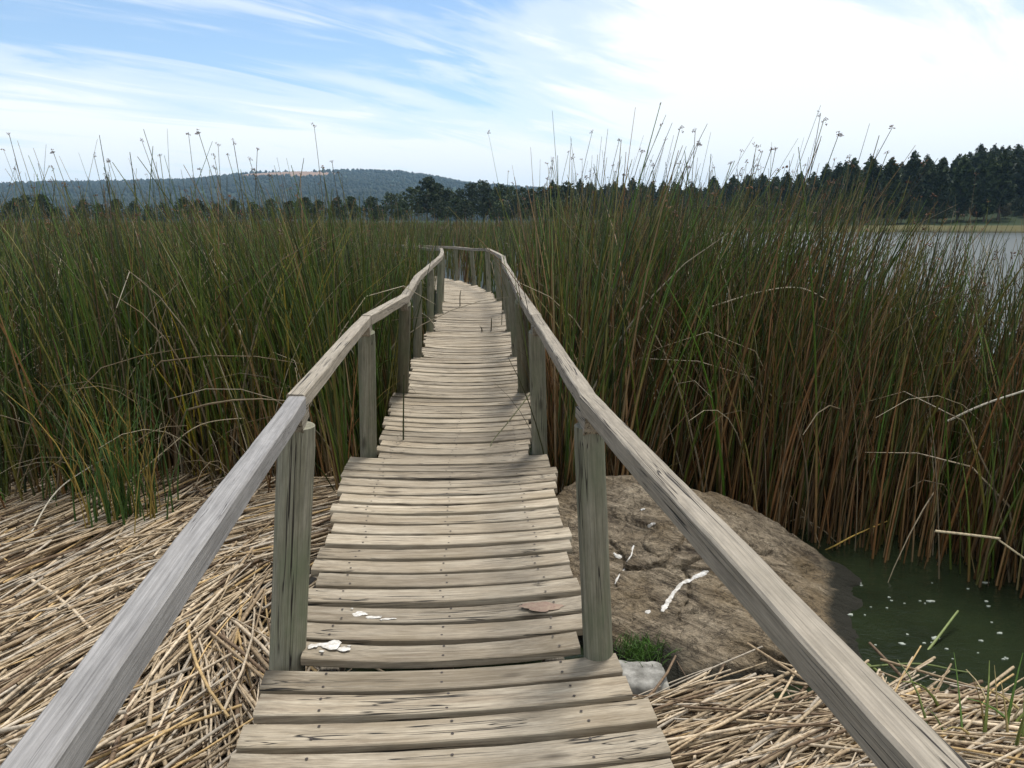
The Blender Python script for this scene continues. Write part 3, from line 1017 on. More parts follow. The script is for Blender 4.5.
# the right belt by the open water is thinner so the lake shows between its stems
thin = (rng.random(len(nr)) < np.clip((nr[:, 0] / nr[:, 1] - .30) * 6, 0, .56))
nr = nr[~thin]
ml, mr_ = both(18000, 9.0, 18.0, 102)
fl, fr = both(15000, 18.0, 45.0, 103, 0.5)
vl, vr_ = both(20000, 45.0, 150.0, 104, 0)
pl = reed_bed(nl, 31, LA, 0.26, 0.20, 1.15, 8, 4, dead=0.10, tan=0.04, hmean=2.22, hvar=0.5)
pl += reed_bed(ml, 32, LA, 0.20, 0.18, 1.25, 6, 3, dead=0.07, tan=0.04, hmean=2.12, hvar=0.3)
pr = reed_bed(nr, 41, RA_, 0.28, 0.46, 1.15, 8, 4, dead=0.06, hmean=2.38, low=0.42, tan=0.14, hvar=0.34)
pr += reed_bed(mr_, 42, RA_, 0.20, 0.50, 1.25, 6, 3, dead=0.08, hmean=2.34, tan=0.14)
low_r = nr[(nr[:, 0] / nr[:, 1] > 0.30)]
low_r = np.concatenate([low_r + rng.normal(0, .12, low_r.shape) for _ in range(3)])
low_r = low_r[right_ok(low_r)]
pr += reed_bed(low_r, 44, RA_, 0.22, 0.65, 1.0, 6, 3, dead=0.05, hmean=1.50, hsd=0.25, hvar=0.3, flowers=0, tan=0.28)
# a few stems standing out in the open water
g0 = np.random.default_rng(71)
outp = np.stack([g0.uniform(1.9, 4.2, 70), g0.uniform(4.0, 5.2, 70)], -1)
outp = outp[(outp[:, 1] > 6.9 - outp[:, 0] * .92)]
pr += reed_bed(outp, 45, RA_, 0.30, 0.5, 0.9, 8, 4, dead=0.12, hmean=1.75, hsd=.45, flowers=0)
# bent and fallen stems along the front of both beds
fn = nl[(nl[:, 1] < np.interp(nl[:, 0], [-6, -1], [6.6, 6.9])) & (np.arange(len(nl)) % 4 == 0)]
pl += reed_bed(fn, 33, R(250), 0.7, 0.7, 0.7, 9, 4, dead=0.75, hmean=1.6, hsd=.4, flowers=0)
fn = nr[(nr[:, 1] < 6.4) & (np.arange(len(nr)) % 10 == 0)]
pr += reed_bed(fn, 43, R(-60), 0.6, 0.9, 0.7, 9, 4, dead=0.45, hmean=1.6, hsd=.4, flowers=0)
b1 = np_mesh('reeds', *join_np(pl), smooth=True)
tag(link('reeds', b1, M['reed']), 'dense green reed bed on the left of the boardwalk', 'reeds', kind='stuff')
b2 = np_mesh('reeds', *join_np(pr), smooth=True)
tag(link('reeds', b2, M['reed']), 'brown and green reed bed standing in the water right of the boardwalk', 'reeds', kind='stuff')
pf = reed_bed(np.concatenate([fl, fr]), 51, R(60), 0.18, 0.22, 2.6, 4, 3, dead=0.05, flowers=0.15, hsd=0.22, hmean=2.15)
pf += reed_bed(np.concatenate([vl, vr_]), 52, R(60), 0.12, 0.20, 8.0, 3, 3, dead=0.04, flowers=0.0, hsd=0.2, hvar=0.3, hmean=2.15)
b3 = np_mesh('marsh_reeds', *join_np(pf), smooth=True)
tag(link('marsh_reeds', b3, M['reed']), 'far reed marsh stretching beyond the bend of the boardwalk to the trees', 'reeds', kind='stuff')

# ---- tall flowering reeds that stand out against the sky, each a thing
def flower_reed_meshes(seed):
    g = np.random.default_rng(seed)
    one = lambda v: np.array([v], float)
    L = g.uniform(2.9, 3.2)
    P, U = reed_curves(one(0), one(0), one(L), one(0.0), one(g.uniform(.03, .09)), one(g.uniform(.06, .28)), one(0), one(1), 12, zb=-0.15)
    t = np.linspace(0, 1, 12)
    C = np.repeat((GREEN[g.choice(5)] * 0.9)[None, None, :], 12, 1) * (1 - .2 * t[None, :, None]) + np.array([0.03, 0.012, 0.004]) * t[None, :, None]
    V, F, C = tubes(P, 0.0068 * (1 - .62 * t[None, :]), U, 6, C)
    stem = np_mesh('stem', V, F, C, smooth=True); stem.materials.append(M['reed'])
    tip = P[:, -1]
    parts = []
    for k in range(g.integers(3, 6)):
        parts.append(spikelets(tip + g.normal(0, .010, (1, 3)) + np.array([[0, 0, -.008 * k]]), np.array([g.uniform(.012, .022)]), seed * 7 + k)[:2] + (None,))
    Vs, Fs, n = [], [], 0
    for V, F, _ in parts: Vs.append(V); Fs.append(F + n); n += len(V)
    head = np_mesh('flower_head', np.concatenate(Vs), np.concatenate(Fs)); head.materials.append(M['flower'])
    return stem, head


FR = [flower_reed_meshes(s) for s in range(200, 208)]


def flower_reed(px, py_top, d, side, k, label, group):
    """a flowering reed whose top stands at the given height at distance d"""
    stem, head = FR[k % len(FR)]
    r = empty('flowering_reed')
    tag(r, label, 'reed', group)
    az = math.atan2(px - 512, 816)
    topz = EYE + d * math.tan(math.atan((384 - py_top) / FPX) - PITCH)
    sclz = (topz - WATER) / (max(v.co.z for v in stem.vertices))
    r.location = (d * math.tan(az), d, WATER)
    r.rotation_euler = (0, 0, (R(170) if side == 'l' else R(5)) + random.gauss(0, .6))
    link('stem', stem, None, r).scale = (1, 1, sclz)
    link('flower_head', head, None, r).scale = (1, 1, sclz)
    return r


lbl_l = 'tall thin reed with a small brown flower head rising above the left reed bed'
lbl_r = 'tall thin reed with a small brown flower head rising above the right reed bed'
tops_l = [(30, 135), (63, 165), (80, 150), (101, 155), (153, 150), (166, 140), (180, 128), (200, 140), (214, 146), (217, 152), (229, 130), (240, 140), (247, 152), (266, 160),
          (286, 168), (309, 120), (336, 160), (290, 175), (128, 160), (112, 175), (360, 170), (50, 178), (190, 165), (225, 165), (255, 178)]
tops_r = [(546, 160), (549, 150), (572, 130), (596, 136), (604, 148), (625, 172), (641, 128), (660, 145), (672, 160), (689, 160), (699, 124), (728, 152), (737, 140), (752, 148),
          (777, 122), (788, 135), (800, 112), (833, 152), (850, 152), (820, 158), (528, 168), (512, 170), (715, 165), (650, 165), (585, 170), (765, 165), (530, 185), (870, 180), (890, 192)]
for k, (px, py) in enumerate(tops_l):
    d = random.uniform(6.6, 10.5)
    flower_reed(px + 22, py, d, 'l', k, lbl_l, 'flowering reeds above the left reed bed')
for k, (px, py) in enumerate(tops_r):
    d = random.uniform(5.7, 8.5) if px > 600 else random.uniform(9, 13)
    flower_reed(px - 12, py, d, 'r', k + 3, lbl_r, 'flowering reeds above the right reed bed')

# ---- single stems one can point at
def curve_thing(name, pts, r0, r1, c, label, cat, m='reed', S=6):
    """one stem along a smooth line through world points"""
    P = [Vector(p) for p in pts]
    Q = []
    for i in range(len(P) - 1):
        p0, p1, p2, p3 = P[max(i - 1, 0)], P[i], P[i + 1], P[min(i + 2, len(P) - 1)]
        for t in np.linspace(0, 1, 6, endpoint=False):
            Q.append(0.5 * ((2 * p1) + (p2 - p0) * t + (2 * p0 - 5 * p1 + 4 * p2 - p3) * t * t + (3 * p1 - p0 - 3 * p2 + p3) * t ** 3))
    Q.append(P[-1])
    o0 = Q[0].copy()
    A = np.array([[tuple(q - o0) for q in Q]])
    K = A.shape[1]
    ch = Q[-1] - Q[0]
    u = ch.cross(Vector((0.31, 0.77, 0.23))).normalized()
    V, F, C = tubes(A, np.linspace(r0, r1, K)[None, :], np.array([tuple(u)]), S, np.repeat(np.array(c)[None, None, :], K, 1))
    o = link(name, np_mesh(name, V, F, C, smooth=True), M[m])
    o.location = o0
    return tag(o, label, cat)


def ray(px, py, y):
    cx, cy = (px - 512) / FPX, (384 - py) / FPX
    d = Vector((cx, CP + cy * SP, -SP + cy * CP))
    return Vector((0, 0, EYE)) + d * (y / d.y)


curve_thing('reed_shoot', [ray(403, 441, 5.85) + Vector((0, 0, -.10)), ray(403.5, 410, 5.84), ray(404, 375, 5.82)], .0075, .004, (0.035, 0.045, 0.015),
            'short upright green reed stem poking through the deck by the second left post', 'reed')
curve_thing('bent_reed', [ray(545, 372, 6.9), ray(526, 399, 6.5), ray(509, 421, 6.0), ray(491, 444, 5.75), ray(494, 455, 5.63)], .006, .003, (0.10, 0.10, 0.035),
            'bent yellow green reed leaning over the deck from the second right post', 'reed')
curve_thing('reed_shoot', [at(460, 306, -.02), ray(460, 296, at(460, 306, 0).y), ray(461, 290, at(460, 306, 0).y)], .011, .006, (0.05, 0.05, 0.025),
            'small dark reed shoot on the far deck, left one near the bend', 'reed')
curve_thing('reed_shoot', [at(491, 331, -.02), ray(491.5, 323, at(491, 331, 0).y), ray(491.5, 318, at(491, 331, 0).y)], .010, .006, (0.05, 0.05, 0.025),
            'small upright dark reed shoot at the right edge of the far deck', 'reed')
curve_thing('reed_shoot', [at(482, 331, -.02), ray(481.5, 328, at(482, 331, 0).y), ray(479.5, 326, at(482, 331, 0).y)], .012, .006, (0.05, 0.045, 0.025),
            'tiny hooked reed stub on the far deck beside an upright shoot', 'reed')
curve_thing('broken_reed', [ray(866, 664, 3.55), ray(905, 664, 3.6) + Vector((0, 0, -.06)), ray(958, 611, 4.0)], .010, .006, (0.16, 0.20, 0.06),
            'broken green reed stalk slanting up over the green water at right', 'reed')
curve_thing('bent_reed', [ray(866, 667, 3.4), ray(920, 664, 3.5), ray(975, 673, 3.55), ray(1035, 668, 3.6)], .006, .0045, (0.12, 0.15, 0.05),
            'thin green reed arching low over the litter at the right water edge', 'reed')
curve_thing('bent_reed', [ray(948, 421, 4.9), ray(985, 404, 4.75), ray(1040, 386, 4.6)], .007, .006, (0.55, 0.5, 0.4),
            'pale dry reed slanting across the right reed bed', 'reed', 'straw')
curve_thing('bent_reed', [ray(935, 531, 4.4), ray(995, 538, 4.3), ray(1000, 541, 4.3), ray(1035, 566, 4.25)], .008, .006, (0.45, 0.37, 0.24),
            'kinked straw coloured reed sagging over the water at the right edge', 'reed', 'straw')
curve_thing('bent_reed', [ray(0, 598, 4.4), ray(22, 552, 4.8), ray(52, 497, 5.3), ray(85, 470, 5.6), ray(140, 440, 5.9)], .007, .004, (0.5, 0.45, 0.36),
            'pale dry reed arching out of the left reed bed onto the litter', 'reed', 'straw')
curve_thing('bent_reed', [ray(108, 500, 5.5), ray(160, 455, 5.6), ray(200, 425, 5.7), ray(245, 418, 5.8)], .006, .004, (0.36, 0.30, 0.2),
            'straw coloured reed arching low in front of the left reed bed', 'reed', 'straw')
curve_thing('bent_reed', [ray(800, 560, 5.3), ray(830, 548, 5.0), ray(855, 535, 5.0), ray(890, 520, 5.2)], .006, .004, (0.42, 0.28, 0.07),
            'golden reed stalk lying across the boulder top towards the water', 'reed', 'straw')
curve_thing('bent_reed', [ray(708, 308, 6.4), ray(760, 292, 6.2), ray(800, 288, 6.0), ray(830, 302, 5.9)], .006, .004, (0.5, 0.44, 0.32),
            'pale dry reed bowed over high in the right reed bed', 'reed', 'straw')

# ---- tufts
def blades(name, base, n, hmin, hmax, spread, pal, label, cat, seed, w=0.006, lean=0.5, m='reed'):
    g = np.random.default_rng(seed)
    bx = g.normal(0, spread, n); by = g.normal(0, spread, n)
    P, U = reed_curves(bx, by, g.uniform(hmin, hmax, n), g.uniform(0, 6.28, n), g.uniform(0, lean, n), g.uniform(.2, 1.2, n), np.zeros(n), np.ones(n), 6, zb=-.02)
    t = np.linspace(0, 1, 6)
    c = np.array(pal)[g.choice(len(pal), n)] * g.uniform(.7, 1.2, n)[:, None]
    V, F, C = tubes(P, w * g.uniform(.6, 1.2, n)[:, None] * (1 - .85 * t[None, :]), U, 3, np.repeat(c[:, None, :], 6, 1))
    o = link(name, np_mesh(name, V, F, C, smooth=True), M[m])
    o.location = base
    return tag(o, label, cat)


blades('grass_tuft', at(640, 650, -.44), 300, .04, .11, .06, [(0.05, 0.12, 0.015), (0.08, 0.16, 0.03), (0.04, 0.08, 0.015)],
       'small bright green grass tuft between the right post and the boulder', 'grass tuft', 5, .0028, .9)
blades('sedge_tuft', at(1005, 748, -.45), 34, .2, .42, .12, [(0.09, 0.16, 0.03), (0.16, 0.2, 0.05), (0.36, 0.28, 0.12), (0.42, 0.34, 0.2)],
       'clump of green and yellow leaf blades at the right corner among dead reeds', 'plant', 6, .010, .7)
blades('reed_tuft', at(128, 528, -.48), 90, .5, 1.25, .12, [(0.05, 0.10, 0.02), (0.06, 0.12, 0.025), (0.28, 0.2, 0.05)],
       'fresh green reed clump standing in front of the left reed bed', 'reeds', 8, .008, .12)
blades('reed_tuft', at(85, 505, -.48), 60, .6, 1.3, .12, [(0.05, 0.10, 0.02), (0.06, 0.11, 0.025), (0.3, 0.2, 0.05)],
       'green reed clump at the edge of the left litter, nearest the photo edge', 'reeds', 9, .008, .12)

for px, py, y_, n_, sd_, lb_ in ((272, 330, 6.6, 16, 61, 'clump of bright green broad blades standing tall in the left reed bed, near the boardwalk'),
                                (213, 355, 6.2, 9, 62, 'small clump of yellowing broad blades low in the left reed bed')):
    p = ray(px, py, y_)
    blades('leaf_clump', (p.x, p.y, -.6), n_, 1.5 if sd_ == 62 else 2.0, 1.9 if sd_ == 62 else 2.5, .10, [(0.07, 0.15, 0.015), (0.09, 0.17, 0.02), (0.30, 0.24, 0.03)] if sd_ == 61 else [(0.33, 0.26, 0.03), (0.12, 0.17, 0.02)],
           lb_, 'plant', sd_, .013, .18)

# ---- foam flecks on the water
g = np.random.default_rng(77)
Vs, Fs, n0 = [], [], 0
for k in range(34):
    px, py = g.uniform(850, 1030), g.uniform(575, 660)
    p = at(px, py, WATER + .004)
    r = g.uniform(.003, .007) * (2.8 if g.random() < .15 else 1)
    n = 10
    a = np.linspace(0, 2 * math.pi, n, endpoint=False)
    rr = r * (1 + .35 * g.normal(0, 1, n).clip(-1, 1))
    V = np.stack([p.x + np.cos(a) * rr * 1.6, p.y + np.sin(a) * rr, np.full(n, WATER + .004)], -1)
    top = np.concatenate([V, V * [1, 1, 0] + [0, 0, WATER - .002]])
    Vs.append(top)
    for i in range(n): Fs.append((n0 + i, n0 + n + i, n0 + n + (i + 1) % n, n0 + (i + 1) % n))
    for i in range(1, n - 2, 2): Fs.append((n0, n0 + i, n0 + i + 1, n0 + i + 2))
    n0 += 2 * n
tag(link('foam_flecks', np_mesh('foam_flecks', np.concatenate(Vs), np.array(Fs)), M['foam']), 'white foam flecks floating on the green water', 'foam', kind='stuff')

# ------------------------------------------------------------------ trees
def leaf_cards(cent, size, g, c):
    """random leaf-clump quads at points"""
    N = len(cent)
    a = g.normal(0, 1, (N, 3)); a /= np.linalg.norm(a, axis=1, keepdims=True)
    b = np.cross(a, g.normal(0, 1, (N, 3))); b /= np.linalg.norm(b, axis=1, keepdims=True)
    s = size[:, None]
    V = np.stack([cent - a * s, cent - b * s * .55 + a * s * .1, cent + a * s, cent + b * s * .5 - a * s * .1], 1).reshape(-1, 3)
    F = np.arange(N * 4).reshape(N, 4)
    C = np.repeat(c, 4, 0)
    return V, F, C


def trunk_np(H, r, g, limbs=()):
    K = 7
    t = np.linspace(0, 1, K)
    P = np.zeros((1, K, 3)); P[0, :, 2] = t * H
    P[0, :, 0] = np.cumsum(g.normal(0, H * .008, K)); P[0, :, 1] = np.cumsum(g.normal(0, H * .008, K)); P[0, 0, :2] = 0
    V, F, C = tubes(P, r * (1 - .8 * t)[None, :], np.array([[1., 0, 0]]), 7, np.full((1, K, 3), (0.085, 0.07, 0.055)))
    parts = [(V, F, C)]
    for a, z, l, up in limbs:
        tt = np.linspace(0, 1, 4)
        Q = np.zeros((1, 4, 3))
        Q[0, :, 0] = np.cos(a) * l * tt; Q[0, :, 1] = np.sin(a) * l * tt; Q[0, :, 2] = z + up * tt ** .8
        parts.append(tubes(Q, r * .35 * (1 - .75 * tt)[None, :], np.array([[-math.sin(a), math.cos(a), 0]]), 5, np.full((1, 4, 3), (0.085, 0.07, 0.055))))
    return join_np(parts)


def pine(seed):
    g = np.random.default_rng(seed)
    H = g.uniform(14.5, 18.5)
    start = g.uniform(.10, .24)
    lim, pts, sz = [], [], []
    nw = 26
    for w in range(nw):
        f = w / (nw - 1)
        z = H * (start + (0.985 - start) * f)
        R0 = (0.30 + 3.2 * (1 - f) ** .58) * g.uniform(.7, 1.15) * (0.72 if f < .12 else 1)
        nb = g.integers(5, 8)
        a0 = g.uniform(0, 6.28)
        for k in range(nb):
            a = a0 + k * 6.28 / nb + g.normal(0, .25)
            l = R0 * g.uniform(.65, 1.2)
            if w % 3 == 0 and k % 2 == 0: lim.append((a, z, l * .8, l * .25))
            m = max(4, int(l * 7.5))
            s = g.uniform(.15, 1, m) ** .7
            p = np.stack([np.cos(a) * l * s, np.sin(a) * l * s, z + l * .22 * s + g.normal(0, .16, m)], -1) + g.normal(0, .16, (m, 3))
            pts.append(p); sz.append(g.uniform(.38, .80, m) * (0.62 if f > .85 else 1))
    pts.append(np.stack([g.normal(0, .12, 8), g.normal(0, .12, 8), np.linspace(H * .93, H * 1.015, 8)], -1)); sz.append(np.full(8, .3))
    P = np.concatenate(pts); S = np.concatenate(sz)
    c = np.array([(0.026, 0.042, 0.014), (0.042, 0.060, 0.020), (0.018, 0.030, 0.011)])[g.choice(3, len(P))] * g.uniform(.75, 1.3, len(P))[:, None]
    cr = np_mesh('crown', *leaf_cards(P, S, g, c)); cr.materials.append(M['foliage'])
    tr = np_mesh('trunk', *trunk_np(H * .97, H * .014, g, lim), smooth=True); tr.materials.append(M['bark'])
    return tr, cr, H


def broadleaf(seed, H=(7.5, 11), slim=1.0, col_=((0.030, 0.046, 0.018), (0.045, 0.062, 0.022), (0.024, 0.038, 0.018))):
    g = np.random.default_rng(seed)
    H = g.uniform(*H)
    lim, pts, sz = [], [], []
    nl_ = g.integers(12, 18)
    W = H * .34 * slim
    for k in range(nl_):
        f = (k + .5) / nl_
        z = H * (0.30 + 0.60 * f)
        prof = math.sin(math.pi * min(1, 0.18 + f * .80)) ** .7
        a = k * 2.4 + g.normal(0, .4); rr = W * prof * g.uniform(.3, .85)
        cpt = np.array([math.cos(a) * rr, math.sin(a) * rr, z])
        lim.append((a, z * .75, rr * .9, z * .22))
        rad = H * g.uniform(.10, .17) * (0.75 if f > .85 else 1)
        n = 105
        d = g.normal(0, 1, (n, 3)); d /= np.linalg.norm(d, axis=1, keepdims=True)
        q = cpt + d * rad * g.uniform(.5, 1.12, (n, 1)) * np.array([1.1, 1.1, .8])
        pts.append(q); sz.append(g.uniform(.16, .42, n))
    P = np.concatenate(pts); S = np.concatenate(sz)
    c = np.array(col_)[g.choice(len(col_), len(P))] * g.uniform(.7, 1.35, len(P))[:, None]
    cr = np_mesh('crown', *leaf_cards(P, S, g, c)); cr.materials.append(M['foliage'])
    tr = np_mesh('trunk', *trunk_np(H * .8, H * .02, g, lim), smooth=True); tr.materials.append(M['bark'])
    return tr, cr, H


PINES = [pine(300 + k) for k in range(7)]
LEAFY = [broadleaf(400 + k) for k in range(6)]
SLIM = [broadleaf(500 + k, (9, 12), .6, ((0.028, 0.042, 0.022), (0.036, 0.05, 0.026))) for k in range(3)]
DRY = [broadleaf(600 + k, (6, 8.5), .9, ((0.085, 0.075, 0.04), (0.06, 0.06, 0.03))) for k in range(2)]


def protos(kinds, name):
    return [(name, t, c, h) for t, c, h in kinds]


def plant(proto, px, r, scale, label, group, cat='tree'):
    name, tr, cr, h = proto
    az = math.atan2(px - 512, 816)
    z = float(terrain_h(np.array(r / math.cos(az)), np.array(az)))
    e = empty(name, (r * math.tan(az), r, z - .15), random.uniform(0, 6.28))
    e.scale = (scale * random.uniform(.9, 1.15), scale * random.uniform(.9, 1.15), scale)
    tag(e, label, cat, group)
    link('trunk', tr, None, e); link('crown', cr, None, e)
    return e


PP = protos(PINES, 'pine_tree'); LP_ = protos(LEAFY, 'leafy_tree'); SL = protos(SLIM, 'leafy_tree'); DR = protos(DRY, 'dry_tree')
lab = 'dark green conifer in the dense wood on the slope beyond the lake'
grp = 'conifers on the slope beyond the lake'
cnt = 0
for row in range(6):
    r = 206 + row * 21
    step = 4.9 if row < 2 else 4.2
    x = (700 - 512) / 816 * r
    while x < (1085 - 512) / 816 * r:
        px = 512 + 816 * x / r
        if px > np.interp(row, [0, 5], [860, 735]) - random.uniform(0, 30):
            plant(random.choice(PP), px, r + random.uniform(-8, 8), random.uniform(.80, 1.03), lab, grp); cnt += 1
        x += step * random.uniform(.7, 1.35)
# wood behind the far shore, middle
lab2 = 'dark conifer in the distant wood beyond the marsh, right of the boardwalk bend'
for row in range(3):
    r = 318 + row * 20
    px = 552
    while px < 760:
        plant(random.choice(PP), px, r + random.uniform(-8, 8), random.uniform(.78, 1.0) * (0.97 + .02 * row), lab2, 'conifers in the distant wood')
        px += random.uniform(7, 15)
# scrub trees at the shore in front of the wood
for px in np.concatenate([np.arange(575, 900, 11), np.arange(900, 1085, 8)]):
    plant(random.choice(DR + LP_), px + random.uniform(-4, 4), 202 + random.uniform(-5, 5), random.uniform(.45, .75),
          'low bushy shore tree in front of the dark conifers beyond the lake', 'low shore trees beyond the lake')
# broad trees in the middle
mid = [(352, 195), (372, 196), (392, 192), (412, 186), (428, 176), (437, 181), (448, 187), (460, 188), (472, 181), (484, 180), (497, 184), (508, 186), (520, 186), (532, 188), (544, 187), (557, 184), (566, 182),
       (440, 200), (465, 198), (490, 198), (515, 198), (540, 198), (402, 200), (378, 205), (456, 196), (500, 200), (528, 200), (555, 200)]
for px, py in mid:
    r = random.uniform(186, 196) if py > 190 else random.uniform(198, 216)
    p = random.choice(SL) if (py < 182 and px > 465) else random.choice(LP_)
    top = EYE + r * (222 - py) / 816
    plant(p, px, r, (top - 0.5) / p[3], 'broad dark leafy tree in the belt behind the far bend of the boardwalk', 'leafy trees behind the boardwalk bend')
left = [(-20, 200), (8, 203), (18, 197), (28, 194), (45, 193), (58, 207), (75, 208), (85, 200), (100, 203), (118, 198), (135, 201), (150, 205), (165, 203), (185, 197), (200, 200), (218, 203), (236, 199), (255, 202),
        (272, 198), (290, 200), (305, 196), (320, 199), (338, 197), (-45, 203)]
for px, py in left:
    r = random.uniform(172, 200)
    top = EYE + r * (222 - py) / 816
    p = random.choice(LP_)
    plant(p, px, r, (top - 0.5) / p[3], 'rounded dark tree behind the left reed bed below the blue hill', 'rounded trees behind the left reed bed')

# far woods on the blue hill, one mass
g = np.random.default_rng(900)
N = 24000
az = g.uniform(-0.72, 0.30, N); r = g.uniform(1100, 3080, N) ** 1.0
x, y = r * np.sin(az), r * np.cos(az)
dens = vnoise(x, y, 1 / 260.0, 3.0) + .5 * vnoise(x, y, 1 / 90.0, 8.0)
ia = np.clip(np.searchsorted(azs, az), 0, len(azs) - 1); ir = np.clip(np.searchsorted(rs, r), 0, len(rs) - 1)
keep = (dens > -0.6) & (OPEN[ir, ia] < g.uniform(.1, 1.0, N))
x, y, r, az = x[keep], y[keep], r[keep], az[keep]
N = len(x)
z = terrain_h(r, az) + np.array([mn.fractal(Vector((a / 420, b / 420, 0)), 1.0, 2.0, 4) * 8 * min(1, (rr - 900) / 900) for a, b, rr in zip(x, y, r)])
hgt = g.uniform(4, 11, N); wd = hgt * g.uniform(.35, .6, N)
K, S = 4, 6
P = np.zeros((N, K, 3)); tt = np.array([0, .35, .75, 1.0])
P[:, :, 0] = x[:, None]; P[:, :, 1] = y[:, None]; P[:, :, 2] = (z - 1)[:, None] + hgt[:, None] * tt
rad = wd[:, None] * np.array([.7, 1.0, .65, .05]) * g.uniform(.8, 1.2, (N, K))
c = np.array([(0.020, 0.033, 0.016), (0.027, 0.041, 0.019), (0.034, 0.043, 0.022)])[g.choice(3, N)]
V, F, C = tubes(P, rad, np.tile(np.array([[1., 0, 0]]), (N, 1)), S, np.repeat(c[:, None, :], K, 1))
tag(link('hill_woods', np_mesh('hill_woods', V, F, C), M['foliage']), 'distant woods covering the long blue hill on the left horizon', 'woods', kind='stuff')

# ------------------------------------------------------------------ air
bm = bmesh.new()
bmesh.ops.create_cube(bm, size=1)
me = bpy.data.meshes.new('haze'); bm.to_mesh(me); bm.free()
hz = link('haze', me)
hz.scale = (13000, 13000, 330); hz.location = (0, 0, 165 - 3.2)
tag(hz, 'thin blue summer haze over the marsh and hills', 'haze', kind='stuff')
hm = bpy.data.materials.new('haze_air'); hm.use_nodes = True
for n in list(hm.node_tree.nodes):
    if n.type == 'BSDF_PRINCIPLED': hm.node_tree.nodes.remove(n)
pv = hm.node_tree.nodes.new('ShaderNodeVolumePrincipled')
pv.inputs['Color'].default_value = (0.45, 0.72, 1.0, 1)
pv.inputs['Density'].default_value = 0.00012
hm.node_tree.links.new(pv.outputs[0], hm.node_tree.nodes['Material Output'].inputs['Volume'])
me.materials.append(hm)

# ------------------------------------------------------------------ light and sky
SUN_EL, SUN_AZ = R(66), R(30)         # azimuth from straight ahead (+y) towards the right (+x)
sd = bpy.data.lights.new('sun', 'SUN'); so = bpy.data.objects.new('sun', sd); col.objects.link(so)
sd.energy = 2.4; sd.angle = R(15); sd.color = (1.0, 0.955, 0.89)
sun_dir = Vector((math.sin(SUN_AZ) * math.cos(SUN_EL), math.cos(SUN_AZ) * math.cos(SUN_EL), math.sin(SUN_EL)))
so.rotation_euler = sun_dir.to_track_quat('Z', 'Y').to_euler()
so.location = sun_dir * 50

w = bpy.data.worlds.new('World'); sc.world = w; w.use_nodes = True
nt = w.node_tree; L = nt.links.new
bg = nt.nodes['Background']
sky = nd(nt, 'ShaderNodeTexSky'); sky.sky_type = 'NISHITA'
sky.sun_disc = False; sky.sun_elevation = SUN_EL; sky.sun_rotation = SUN_AZ
sky.air_density = 1.0; sky.dust_density = 0.1; sky.ozone_density = 2.5
tc = nd(nt, 'ShaderNodeTexCoord')
sx = nd(nt, 'ShaderNodeSeparateXYZ'); L(tc.outputs['Generated'], sx.inputs[0])
# project the sky direction on a high cloud layer
zz = nd(nt, 'ShaderNodeMath', operation='MAXIMUM'); zz.inputs[1].default_value = 0.0; L(sx.outputs['Z'], zz.inputs[0])
za = nd(nt, 'ShaderNodeMath', operation='ADD'); za.inputs[1].default_value = 0.16; L(zz.outputs[0], za.inputs[0])
dvx = nd(nt, 'ShaderNodeMath', operation='DIVIDE'); L(sx.outputs['X'], dvx.inputs[0]); L(za.outputs[0], dvx.inputs[1])
dvy = nd(nt, 'ShaderNodeMath', operation='DIVIDE'); L(sx.outputs['Y'], dvy.inputs[0]); L(za.outputs[0], dvy.inputs[1])
cb = nd(nt, 'ShaderNodeCombineXYZ'); L(dvx.outputs[0], cb.inputs[0]); L(dvy.outputs[0], cb.inputs[1])
v = cb.outputs[0]
vr_ = mapping(nt, v, rot=(0, 0, R(-40)))
n1 = noise_n(nt, mapping(nt, vr_, (0.55, 1.2, 1), loc=(1.7, 0.4, 0)), 1.0, 5, 0.55, 0.5)
n2 = noise_n(nt, mapping(nt, vr_, (0.8, 3.4, 1), loc=(4, 2, 0)), 1.0, 7, 0.62, 1.1)
ma = nd(nt, 'ShaderNodeMath', operation='MULTIPLY_ADD'); ma.inputs[1].default_value = 0.45
L(n2, ma.inputs[0])
m1 = nd(nt, 'ShaderNodeMath', operation='MULTIPLY'); m1.inputs[1].default_value = 0.55; L(n1, m1.inputs[0]); L(m1.outputs[0], ma.inputs[2])
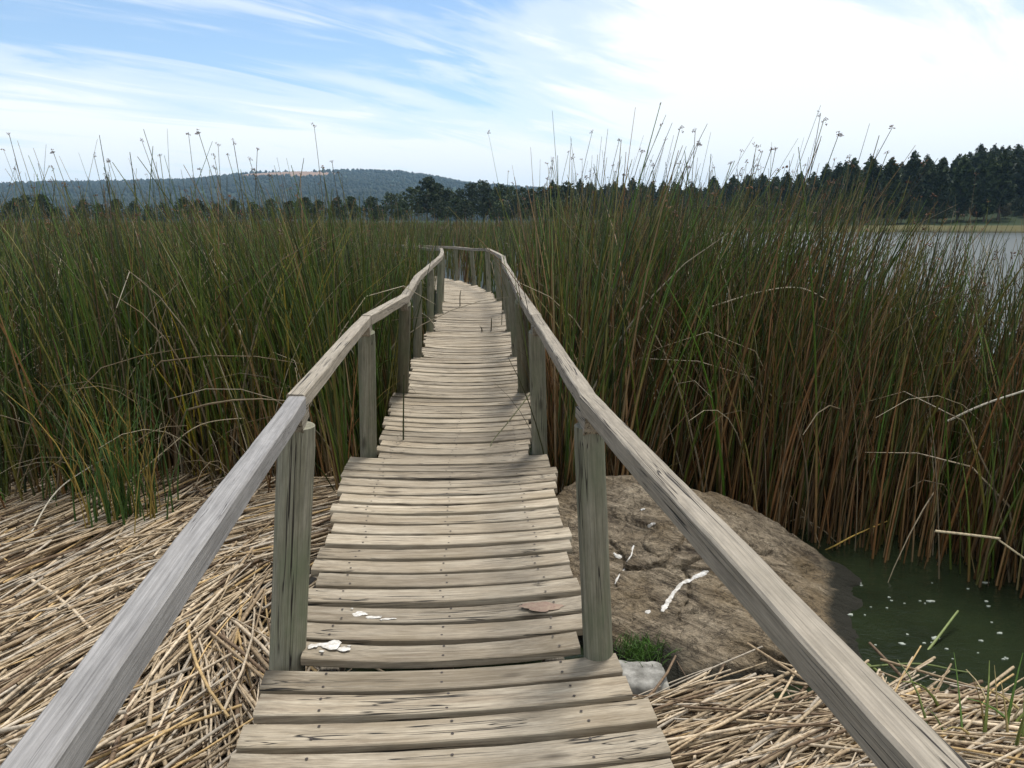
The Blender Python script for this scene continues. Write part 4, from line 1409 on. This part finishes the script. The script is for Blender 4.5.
# more cloud to the right and low down
rt = nd(nt, 'ShaderNodeMapRange', interpolation_type='SMOOTHSTEP'); rt.inputs['From Min'].default_value = -0.02; rt.inputs['From Max'].default_value = 0.30
rt.inputs['To Min'].default_value = 0.0; rt.inputs['To Max'].default_value = 0.24
L(sx.outputs['X'], rt.inputs['Value'])
ct = nd(nt, 'ShaderNodeMath', operation='MULTIPLY_ADD'); ct.inputs[1].default_value = 1.7; ct.inputs[2].default_value = -0.32; L(ma.outputs[0], ct.inputs[0])
bx_ = nd(nt, 'ShaderNodeMath', operation='ADD'); L(rt.outputs[0], bx_.inputs[0]); L(ct.outputs[0], bx_.inputs[1])
lo = nd(nt, 'ShaderNodeMapRange'); lo.inputs['From Min'].default_value = 0.04; lo.inputs['From Max'].default_value = 0.26
lo.inputs['To Min'].default_value = 0.24; lo.inputs['To Max'].default_value = -0.07
L(sx.outputs['Z'], lo.inputs['Value'])
tot0 = nd(nt, 'ShaderNodeMath', operation='ADD'); L(bx_.outputs[0], tot0.inputs[0]); L(lo.outputs[0], tot0.inputs[1])
bk = nd(nt, 'ShaderNodeMapRange'); bk.inputs['From Min'].default_value = 0.35; bk.inputs['From Max'].default_value = -0.25
bk.inputs['To Min'].default_value = 0.0; bk.inputs['To Max'].default_value = 0.22
L(sx.outputs['Y'], bk.inputs['Value'])
tot = nd(nt, 'ShaderNodeMath', operation='ADD'); L(tot0.outputs[0], tot.inputs[0]); L(bk.outputs[0], tot.inputs[1])
cf = ramp(nt, tot.outputs[0], [(0.38, 0.0), (0.56, 0.46), (0.76, 0.97)])
cf.color_ramp.interpolation = 'EASE'
skyc = nd(nt, 'ShaderNodeVectorMath', operation='SCALE'); skyc.inputs['Scale'].default_value = 0.92; L(sky.outputs[0], skyc.inputs[0])
CLOUD = 7.2
cmix = mixc(nt, cf.outputs[0], skyc.outputs[0], (CLOUD * .985, CLOUD * 1.0, CLOUD * 1.0))
L(cmix, bg.inputs['Color'])
bg.inputs['Strength'].default_value = 0.10

# ------------------------------------------------------------------ render settings
vs = sc.view_settings
vs.view_transform = 'Standard'; vs.look = 'None'; vs.exposure = 0.78; vs.gamma = 1.0; vs.use_curve_mapping = False
sc.render.engine = 'CYCLES'
sc.cycles.use_denoising = True
sc.cycles.max_bounces = 6
sc.cycles.diffuse_bounces = 3
sc.cycles.glossy_bounces = 3
sc.cycles.transmission_bounces = 2
sc.cycles.volume_bounces = 0
sc.cycles.caustics_reflective = False; sc.cycles.caustics_refractive = False
